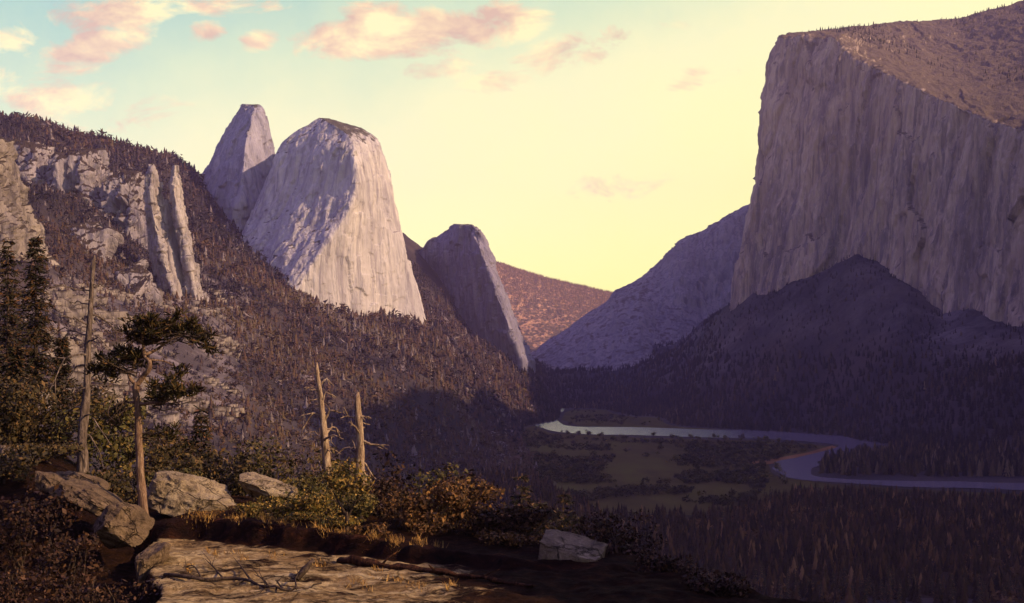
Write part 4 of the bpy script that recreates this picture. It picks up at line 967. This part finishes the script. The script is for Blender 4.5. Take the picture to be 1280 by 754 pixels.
# ------------------------------------------------------------------ the crooked pine
d = 63.0
pb = ground_at(181, d) - np.array([0, 0, .4]); pine = empty('crooked_pine', tuple(pb))
tag(pine, 'crooked pine with flat dark crowns and a forked sunlit trunk', 'pine tree')
def limb(name, pts, r0, r1, mat=M_bark, sides=9, parent=pine, org=pb, n=14):
    q = spline([P(x, y, d + dd) if len(p) == 3 else p for p in pts for (x, y, dd) in [p]], n); mb = MB(org)
    mb.tube(q, list(np.linspace(r0, r1, n)), sides, .12, 7); return mb.build(name, mat, parent, True)
limb('trunk', [(182, 672, 0), (180, 640, 0), (176, 600, 0), (174, 560, 0), (173, 520, 0), (170, 490, 0), (171, 478, 0)], .27, .17, n=24)
limb('limb', [(171, 482, 0), (163, 474, 0), (159, 464, .3), (150, 462, .5), (142, 466, .6)], .11, .04)
limb('limb', [(171, 482, 0), (178, 472, 0), (186, 462, -.2), (187, 452, -.2), (181, 446, 0), (179, 432, 0), (178, 418, 0), (184, 410, 0)], .16, .07, n=24)
limb('limb', [(174, 506, 0), (188, 504, -.3), (204, 503, -.4), (220, 496, -.5)], .11, .05)
limb('limb', [(181, 444, 0), (194, 438, .3), (206, 430, .4), (222, 420, .3)], .10, .04)
limb('limb', [(179, 430, 0), (170, 424, -.3), (158, 432, -.6)], .08, .04)
limb('limb', [(187, 450, 0), (206, 452, .3), (226, 462, .4)], .06, .02)
limb('limb', [(173, 504, 0), (160, 503, .3), (146, 507, .5), (132, 520, .6)], .09, .03)
limb('limb', [(174, 545, 0), (168, 560, .3), (160, 585, .3)], .05, .02)
limb('limb', [(222, 420, .3), (240, 424, .3), (256, 432, .3)], .04, .02)
def needle_clump(px, py, w, h, n, seed, dd=0.0, mat=M_pine, parent=pine, org=pb, dep=None):
    r = np.random.default_rng(seed); c = P(px, py, d + dd); s = d / F; mb = MB(org); V = []
    dep = dep or w * .8
    lob = [(np.array([r.uniform(-.52, .52) * w, r.uniform(-.5, .5) * dep, r.uniform(-.40, .42) * h]) * s, r.uniform(.09, .22)) for _ in range(14)]
    for i in range(n):
        lc, lr_ = lob[r.integers(0, 14)]; v = r.normal(size=3); v /= np.linalg.norm(v)
        q = c + lc + v * np.array([lr_ * w * s, lr_ * dep * s, lr_ * h * s * 1.15]) * r.uniform(.3, 1.25)
        up = np.array([v[0] * .8, v[1] * .8, .9 * abs(v[2]) + .25]) + r.normal(0, .4, 3)
        for k in range(3):
            dr = up + r.normal(0, .55, 3); dr /= np.linalg.norm(dr); L = r.uniform(.22, .48); sd = np.cross(dr, r.normal(size=3)); sd /= np.linalg.norm(sd) + 1e-9
            V += [q - sd * .03, q + sd * .03 , q + dr * L + sd * .045, q + dr * L - sd * .02]
    V = np.array(V); mb.v = [V]; mb.n = len(V); mb.f = [(4 * k, 4 * k + 1, 4 * k + 2, 4 * k + 3) for k in range(len(V) // 4)]
    return mb.build('foliage', mat, parent)
for a in [(186, 420, 40, 24, 300, 1), (214, 414, 44, 18, 260, 2, .3), (206, 402, 44, 12, 150, 7, -.3), (236, 416, 34, 20, 170, 3, .4), (250, 430, 22, 16, 70, 13, .4), (172, 408, 24, 16, 90, 14, -.4), (148, 452, 46, 22, 320, 4, .4), (132, 462, 26, 14, 110, 8, .6), (163, 444, 24, 14, 110, 9, .2),
          (138, 474, 22, 10, 50, 15, .5), (208, 490, 36, 24, 260, 5, -.4), (228, 492, 24, 16, 110, 10, -.4), (198, 500, 20, 12, 60, 16, -.3), (206, 540, 22, 14, 60, 6, .5), (226, 462, 16, 8, 30, 17, .4), (132, 520, 16, 10, 30, 18, .5)]:
    needle_clump(a[0], a[1], a[2] * 1.18, a[3] * 1.0, int(a[4] * .66), *a[5:])
for k, (px, py, dd_) in enumerate([(266, 438, .4), (258, 420, .3), (240, 404, .2), (222, 396, 0), (190, 398, -.2), (168, 412, -.3), (118, 466, .6), (128, 448, .5), (152, 438, .3), (244, 486, -.5), (216, 474, -.4), (194, 480, -.4), (150, 514, .5), (140, 528, .6), (190, 548, .3), (214, 546, .5), (166, 572, .3), (224, 470, .4)]):
    needle_clump(px, py, 14, 10, 22, 400 + k, dd_)

r_t = np.random.default_rng(77); mb = MB(pb)
for (cx_, cy_, w_, h_, n_, ax, ay) in [(200, 414, 66, 22, 26, 181, 428), (236, 420, 44, 24, 16, 222, 420), (148, 455, 48, 24, 20, 160, 462), (214, 490, 44, 20, 18, 196, 502), (206, 545, 30, 16, 8, 176, 548), (140, 525, 26, 16, 8, 160, 503)]:
    for _ in range(n_):
        e_ = P(cx_ + r_t.uniform(-.62, .62) * w_, cy_ + r_t.uniform(-.6, .6) * h_, d + r_t.normal(0, .8)); a_ = P(ax + r_t.normal(0, 6), ay + r_t.normal(0, 3), d); m_ = (a_ + e_) / 2 + r_t.normal(0, .18, 3)
        mb.tube(spline([a_, m_, e_], 6), list(np.linspace(.045, .012, 6)), 4)
mb.build('twig', M_bark_dark, pine)
# ------------------------------------------------------------------ dark spruces at the left edge
def spruce(px, top_y, d, seed, label, rad=.17, mat=M_spruce, whorls=40, base=None, lean=0.0, group='dark spruces at the left', bare=.25):
    b = base if base is not None else ground_at(px, d); top = P(px, top_y, d); h = top[2] - b[2]; r = np.random.default_rng(seed)
    o = empty('spruce', tuple(b)); mb = MB(); mb.tube([(0, 0, -.3), (.02 * h * lean, 0, h * .5), (0, 0, h * .98)], [h * .014, h * .009, .02], 8, .1, seed); mb.build('trunk', M_bark_dark, o, True)
    cr = MB(); V = []
    for w in range(whorls):
        f = (w + r.uniform(-.3, .3)) / whorls; f = max(f, .01); z = h * (bare + (1 - bare) * f); L = h * rad * (1 - f) ** .8 * r.uniform(.6, 1.15) + h * .01
        for bI in range(9):
            if r.uniform() < .15: continue
            an = r.uniform(0, 6.28); dv = np.array([math.cos(an), math.sin(an), 0]); sv = np.array([-dv[1], dv[0], 0]); l = L * r.uniform(.5, 1.1)
            m_ = max(3, int(l / .28))
            for k in range(m_):
                g_ = (k + .6) / m_; c = dv * l * g_ + [0, 0, z - .30 * l * g_ ** 1.4 + .05 * l]
                for _ in range(3):
                    dr = dv * .5 + sv * r.normal(0, .8) + np.array([0, 0, r.normal(-.25, .35)]); dr /= np.linalg.norm(dr); ln = r.uniform(.3, .75) * (1 - .4 * g_); s2 = np.cross(dr, r.normal(size=3)); s2 /= np.linalg.norm(s2) + 1e-9
                    V += [c - s2 * .03, c + s2 * .05, c + dr * ln + s2 * .04, c + dr * ln - s2 * .05]
    V = np.array(V); cr.v = [V]; cr.n = len(V); cr.f = [(4 * k, 4 * k + 1, 4 * k + 2, 4 * k + 3) for k in range(len(V) // 4)]
    cr.build('crown', mat, o); return tag(o, label, 'spruce', group)
spruce(45, 292, 96, 1, 'tallest dark spruce, left of the grey dead trunk', .16)
spruce(10, 298, 104, 2, 'russet-tipped spruce cut by the left edge of the picture', .17, mat=M_spruce)
spruce(78, 420, 92, 3, 'half-height spruce close behind the grey dead trunk', .20, bare=.05)
spruce(20, 430, 88, 4, 'low broad spruce in front of the edge spruce', .24, bare=.05)
spruce(-15, 380, 92, 5, 'spruce mostly outside the left edge', .2, bare=.1)
spruce(252, 508, 84, 6, 'small dark spruce behind the tan boulder', .28, whorls=34, bare=.05)
spruce(232, 545, 80, 7, 'stunted spruce between the pine and the tan boulder', .3, whorls=26, bare=.05)
spruce(652, 588, 90, 8, 'thin dark spruce right of the russet bush', .26, whorls=34, bare=.02)
spruce(704, 606, 100, 9, 'dark spruce above the grey block', .27, whorls=36, bare=.02)
spruce(676, 620, 84, 12, 'short spruce left of the one above the grey block', .30, whorls=30, bare=.02)

# ------------------------------------------------------------------ bushes and sapling
def bush(px, by, w, h, d, mat, seed, label, n=1500, leaf=.11, stems=True, name='bush', group='bushes on the ledge', z=None):
    s = d / F; g_ = ground_at(px, d); zb = (HY - by) / F * d if z is None else z
    zb = min(zb, g_[2] + .6) if zb > g_[2] + .6 else zb
    o = empty(name, (g_[0], d, g_[2] - .1)); H = (HY - (by - h)) / F * d - (g_[2] - .1)
    mb = crown_mb(seed, w * s * 1.02, H, int(n * 1.5), leaf * .8, 13); mb.build('foliage', mat, o)
    r = np.random.default_rng(seed); st = MB()
    for _ in range(7):
        a = np.array([r.normal(0, .08) * w * s, r.normal(0, .08) * w * s, 0]); e = np.array([r.normal(0, .3) * w * s, r.normal(0, .2) * w * s, H * r.uniform(.5, .85)])
        st.tube([a, (a + e) / 2 + r.normal(0, .08, 3), e], [.05, .035, .012], 5)
    st.build('stem', M_bark_dark, o)
    return tag(o, label, 'bush', group)
B = [(566, 690, 128, 98, 62, M_leaf_russet, 'big round russet bush, largest on the ledge', 3600, .12),
     (512, 686, 60, 74, 60.5, M_leaf_russet, 'russet bush just left of the largest bush', 1500, .11),
     (478, 660, 62, 70, 66, M_leaf_brown, 'dull brown bush behind the sapling', 1400, .12),
     (604, 690, 60, 70, 60, M_leaf_brown, 'brown bush at the right foot of the largest bush', 1400, .11),
     (398, 672, 64, 62, 63, M_leaf_gold, 'golden green bush left of the sapling', 1700, .09),
     (350, 668, 62, 48, 63.5, M_leaf_gold, 'low yellow bush in front of the slanting boulder', 1400, .09),
     (420, 688, 60, 46, 60.2, M_leaf_gold, 'golden green bush at the sapling foot', 1500, .085),
     (376, 676, 56, 40, 61.8, M_leaf_gold, 'yellow bush on the ledge lip left of the sapling', 1300, .085),
     (328, 668, 54, 44, 62.6, M_leaf_gold, 'yellow bush on the lip below the slanting boulder', 1200, .085),
     (452, 676, 50, 70, 64, M_leaf_olive, 'olive bush between the sapling and the shorter snag', 1300, .10),
     (410, 640, 70, 60, 69, M_leaf_olive, 'olive bush under the taller twin snag', 1500, .11),
     (306, 664, 56, 34, 63.5, M_leaf_russet, 'low orange bush at the foot of the large tan boulder', 1100, .09),
     (264, 662, 40, 24, 63.5, M_leaf_russet, 'small rusty bush beside the large tan boulder', 700, .08),
     (470, 692, 52, 40, 58, M_leaf_russet, 'small rusty bush right of the sapling foot', 900, .09),
     (372, 640, 60, 44, 68, M_leaf_olive, 'olive bush behind the low yellow bush', 1000, .11),
     (318, 590, 96, 66, 78, M_leaf_olive, 'dark olive tree-like bush behind the slanting boulder', 2400, .15),
     (262, 600, 70, 54, 78, M_leaf_dark, 'dark bush behind the large tan boulder', 1300, .15),
     (378, 600, 84, 62, 76, M_leaf_dark, 'dark bush at the foot of the taller twin snag', 1800, .14),
     (432, 620, 60, 56, 74, M_leaf_dark, 'dark bush between the twin snags', 1300, .14),
     (510, 620, 84, 84, 75, M_leaf_brown, 'dark brown bush right of the shorter twin snag', 1900, .15),
     (585, 640, 90, 80, 74, M_leaf_brown, 'brown bush behind the largest russet bush', 1800, .15),
     (640, 680, 56, 58, 66, M_leaf_brown, 'dim brown bush right of the russet bushes', 1100, .12),
     (140, 590, 108, 110, 84, M_leaf_olive, 'tall olive bush behind the crooked pine', 3200, .17),
     (212, 610, 60, 76, 76, M_leaf_dark, 'dark bush between pine trunk and large boulder', 1500, .15),
     (60, 585, 120, 130, 86, M_leaf_dark, 'dark thicket under the tallest spruce', 3200, .18),
     (8, 600, 90, 130, 80, M_leaf_dark, 'dark thicket at the left edge', 2400, .17),
     (50, 610, 90, 60, 73, M_leaf_dark, 'dark bush on the bank above the rock pile', 1700, .13),
     (-4, 640, 90, 80, 68, M_leaf_dark, 'dark bush below the pale grey rock at the left edge', 1700, .13),
     (190, 625, 60, 50, 74, M_leaf_dark, 'dark bush at the back of the crooked pine', 1300, .14),
     (300, 606, 60, 44, 74, M_leaf_dark, 'dark bush in the gap between the two tan boulders', 1200, .13),
     (130, 640, 60, 60, 70, M_leaf_dark, 'dark bush behind the rock pile', 1200, .14),
     (30, 690, 110, 84, 58, M_leaf_brown, 'brown undergrowth bush below the pale grey rock', 1900, .12),
     (92, 712, 80, 52, 55, M_leaf_brown, 'brown low bush below the rock pile', 1200, .11),
     (20, 752, 110, 50, 50, M_leaf_brown, 'brown bush in the lower left corner', 1200, .10),
     (120, 756, 110, 44, 49, M_leaf_brown, 'brown bush left of the pale ledge', 1200, .10),
     (660, 690, 70, 60, 60, M_leaf_brown, 'dim brown bush left of the grey block', 1300, .11),
     (690, 668, 80, 50, 64, M_leaf_dark, 'dark bush behind the grey block', 1400, .12),
     (632, 700, 60, 40, 57, M_leaf_russet, 'rusty bush at the shaded edge of the ledge', 1000, .10),
     (760, 690, 80, 54, 60, M_leaf_brown, 'dim brown bush behind the right end of the grey block', 1300, .11),
     (545, 640, 70, 66, 70, M_leaf_olive, 'olive bush behind the left part of the largest bush', 1500, .12),
     (225, 640, 60, 60, 71, M_leaf_olive, 'olive bush peering over the large tan boulder', 1300, .12),
     (780, 706, 70, 40, 57, M_leaf_brown, 'dim bush right of the grey block', 900, .10),
     (835, 724, 60, 34, 52, M_leaf_brown, 'dim brown bush on the dark ledge near its brow', 900, .10),
     (900, 748, 80, 34, 47, M_leaf_brown, 'rusty brown bush at the brow of the dark ledge', 1000, .10)]
for k, (px, by, w, h, dd, mt, lb, n, lf) in enumerate(B): bush(px, by, w, h, dd, mt, 700 + k, lb, n, lf)
# sapling
d = 59.0; sb = ground_at(431, d); sap = empty('sapling', tuple(sb)); tag(sap, 'slim dark sapling with sparse green leaves at the ledge edge', 'sapling')
limb('trunk', [(431, 694, 0), (432, 672, 0), (434, 655, 0), (433, 640, 0)], .17, .09, M_bark_dark, parent=sap, org=sb)
limb('limb', [(434, 650, 0), (440, 636, 0), (447, 622, 0)], .07, .03, M_bark_dark, parent=sap, org=sb)
limb('limb', [(433, 645, 0), (424, 628, 0), (416, 614, .2)], .07, .03, M_bark_dark, parent=sap, org=sb)
mb = crown_mb(88, 68 * d / F, 58 * d / F, 1300, .085, 11)
f_ = mb.build('foliage', M_leaf_gold, sap); f_.location = (0, 0, 36 * d / F)

# ------------------------------------------------------------------ fallen wood, grass
d = 50.0
def lay(px, py):
    """point on the ledge seen at this place of the photo"""
    k = np.linspace(40, 75, 700); X = (px - CX) / F * k; Z = (HY - py) / F * k; zz = ledge_z(X, k); i = np.argmax(zz >= Z); return np.array([X[i], k[i], zz[i]])
path = [lay(*p) + [0, 0, .10] for p in [(206, 722), (250, 726), (300, 728), (340, 738), (372, 739), (402, 734)]]
fb = empty('fallen_branch', tuple(path[0])); tag(fb, 'long dark fallen branch with twigs lying on the pale ledge', 'fallen branch')
mb = MB(path[0]); q = spline(path, 20); mb.tube(q + rng.normal(0, .04, q.shape), list(np.linspace(.11, .03, 20)), 7, .25, 3); mb.build('stem', M_bark_dark, fb, True)
for k, (a, e, up) in enumerate([(6, (256, 708), .35), (9, (292, 710), .5), (11, (318, 724), .2), (4, (228, 715), .2), (13, (344, 729), .15), (15, (372, 726), .2), (8, (262, 736), .1), (12, (318, 744), .1)]):
    ed = lay(*e) + [0, 0, up]; mm = (q[a] + ed) / 2 + rng.normal(0, .12, 3) + [0, 0, .08]; mb = MB(path[0]); tw = spline([q[a], mm, ed], 8); mb.tube(tw, list(np.linspace(.055, .012, 8)), 5, .2, k)
    for b_ in (3, 5):
        w_ = tw[b_ + 1] - tw[b_]; mb.tube([tw[b_], tw[b_] + w_ * 1.6 + rng.normal(0, .16, 3), tw[b_] + w_ * 2.6 + rng.normal(0, .3, 3)], [.026, .018, .006], 4)
    mb.build('twig', M_bark_dark, fb, True)
a = lay(371, 726); a = a + [0, 0, .05]; e = P(392, 700, a[1] + .8)
st = MB(a); st.tube([a, (a + e) / 2, e], [.13, .15, .07], 8, .3, 4); so = st.build('broken_stump', M_bark_dark, None, True); so.location = tuple(a)
tag(so, 'short dark broken stump leaning on the pale ledge', 'stump')
lp = [lay(*p) + [0, 0, .16] for p in [(424, 702), (500, 712), (580, 722), (668, 736)]]
mb = MB(lp[0]); q = spline(lp, 26); mb.tube(q + rng.normal(0, .045, q.shape) - [0, 0, .07], list(np.linspace(.21, .06, 26) * (1 + .22 * rng.normal(size=26).clip(-1.5, 1.5))), 10, .35, 21)
lg = mb.build('trunk', M_log, None, True); lg.name = 'fallen_log'; lg.location = tuple(lp[0])
for f_i, (dx_, dy_, dz_) in ((6, (.5, .3, .5)), (13, (-.3, -.5, .35)), (19, (.6, .2, .3))):
    m2 = MB(lp[0]); m2.tube([q[f_i], q[f_i] + np.array([dx_, dy_, dz_]) * .6, q[f_i] + np.array([dx_, dy_, dz_]) * 1.2 + [.1, 0, -.05]], [.06, .045, .02], 6, .2, f_i)
    st_ = m2.build('branch_stub', M_log, lg, True)
tag(lg, 'long reddish fallen log lying along the lower edge of the dark bank', 'log')
V = []
def blades(px0, px1, n, off, spread, h0, h1):
    for _ in range(n):
        px = px0 + (px1 - px0) * rng.uniform(); bd = float(np.interp(px, [120, 200, 300, 400, 480, 600, 700, 800], [64, 62.5, 60, 57, 54.5, 52.6, 52, 52])); D = bd + off + rng.normal(0, spread); X = (px - CX) / F * D; z = gz(X, D); h = rng.uniform(h0, h1); an = rng.uniform(0, 6.28)
        c = np.array([X, D, z - .03]); s = np.array([math.cos(an), math.sin(an), 0]) * .02; ld = np.array([rng.normal(0, .4), rng.normal(0, .4), 1.0]) * h
        V.extend([c - s, c + s, c + ld + s * .3, c + ld - s * .3])
for _ in range(75):
    c_ = rng.uniform(225, 560); blades(c_ - rng.uniform(2, 9), c_ + rng.uniform(2, 9), int(rng.uniform(6, 34)), rng.uniform(.9, 2.4), .22, .08, rng.uniform(.2, .5))
for cpx, coff in [(268, -4.6), (345, -3.4), (304, -5.2), (404, -4.0), (492, -5.0), (524, -5.4), (470, -3.5), (566, -4.6), (236, -9), (440, -6.5)]:
    for _ in range(4): blades(cpx + rng.normal(0, 12) - 3, cpx + rng.normal(0, 12) + 3, int(rng.uniform(5, 26)), coff + rng.normal(0, .5), .15, .08, rng.uniform(.15, .4))
V = np.array(V)
g_ = mesh_obj('dry_grass', V, np.arange(len(V)).reshape(-1, 4), M_grass); tag(g_, 'dry orange grass along the lip of the ledge', 'grass', kind='stuff')

# ------------------------------------------------------------------ haze
if HAZE > 0:
    m = bpy.data.materials.new('valley_haze'); m.use_nodes = True; nt = m.node_tree; nt.nodes.remove(nt.nodes['Principled BSDF'])
    pv = nt.nodes.new('ShaderNodeVolumePrincipled'); pv.inputs['Color'].default_value = (.68, .50, .92, 1); pv.inputs['Density'].default_value = HAZE
    nt.links.new(pv.outputs[0], nt.nodes['Material Output'].inputs['Volume'])
    lo, hi = (-9300, -9300, VF - 60), (9300, 9300, 1480)
    vs = [(x, y, z) for x in (lo[0], hi[0]) for y in (lo[1], hi[1]) for z in (lo[2], hi[2])]
    o = mesh_obj('haze', vs, [(0, 1, 3, 2), (4, 6, 7, 5), (0, 4, 5, 1), (2, 3, 7, 6), (0, 2, 6, 4), (1, 5, 7, 3)], m)
    tag(o, 'thin violet haze filling the whole valley', 'haze', kind='stuff')
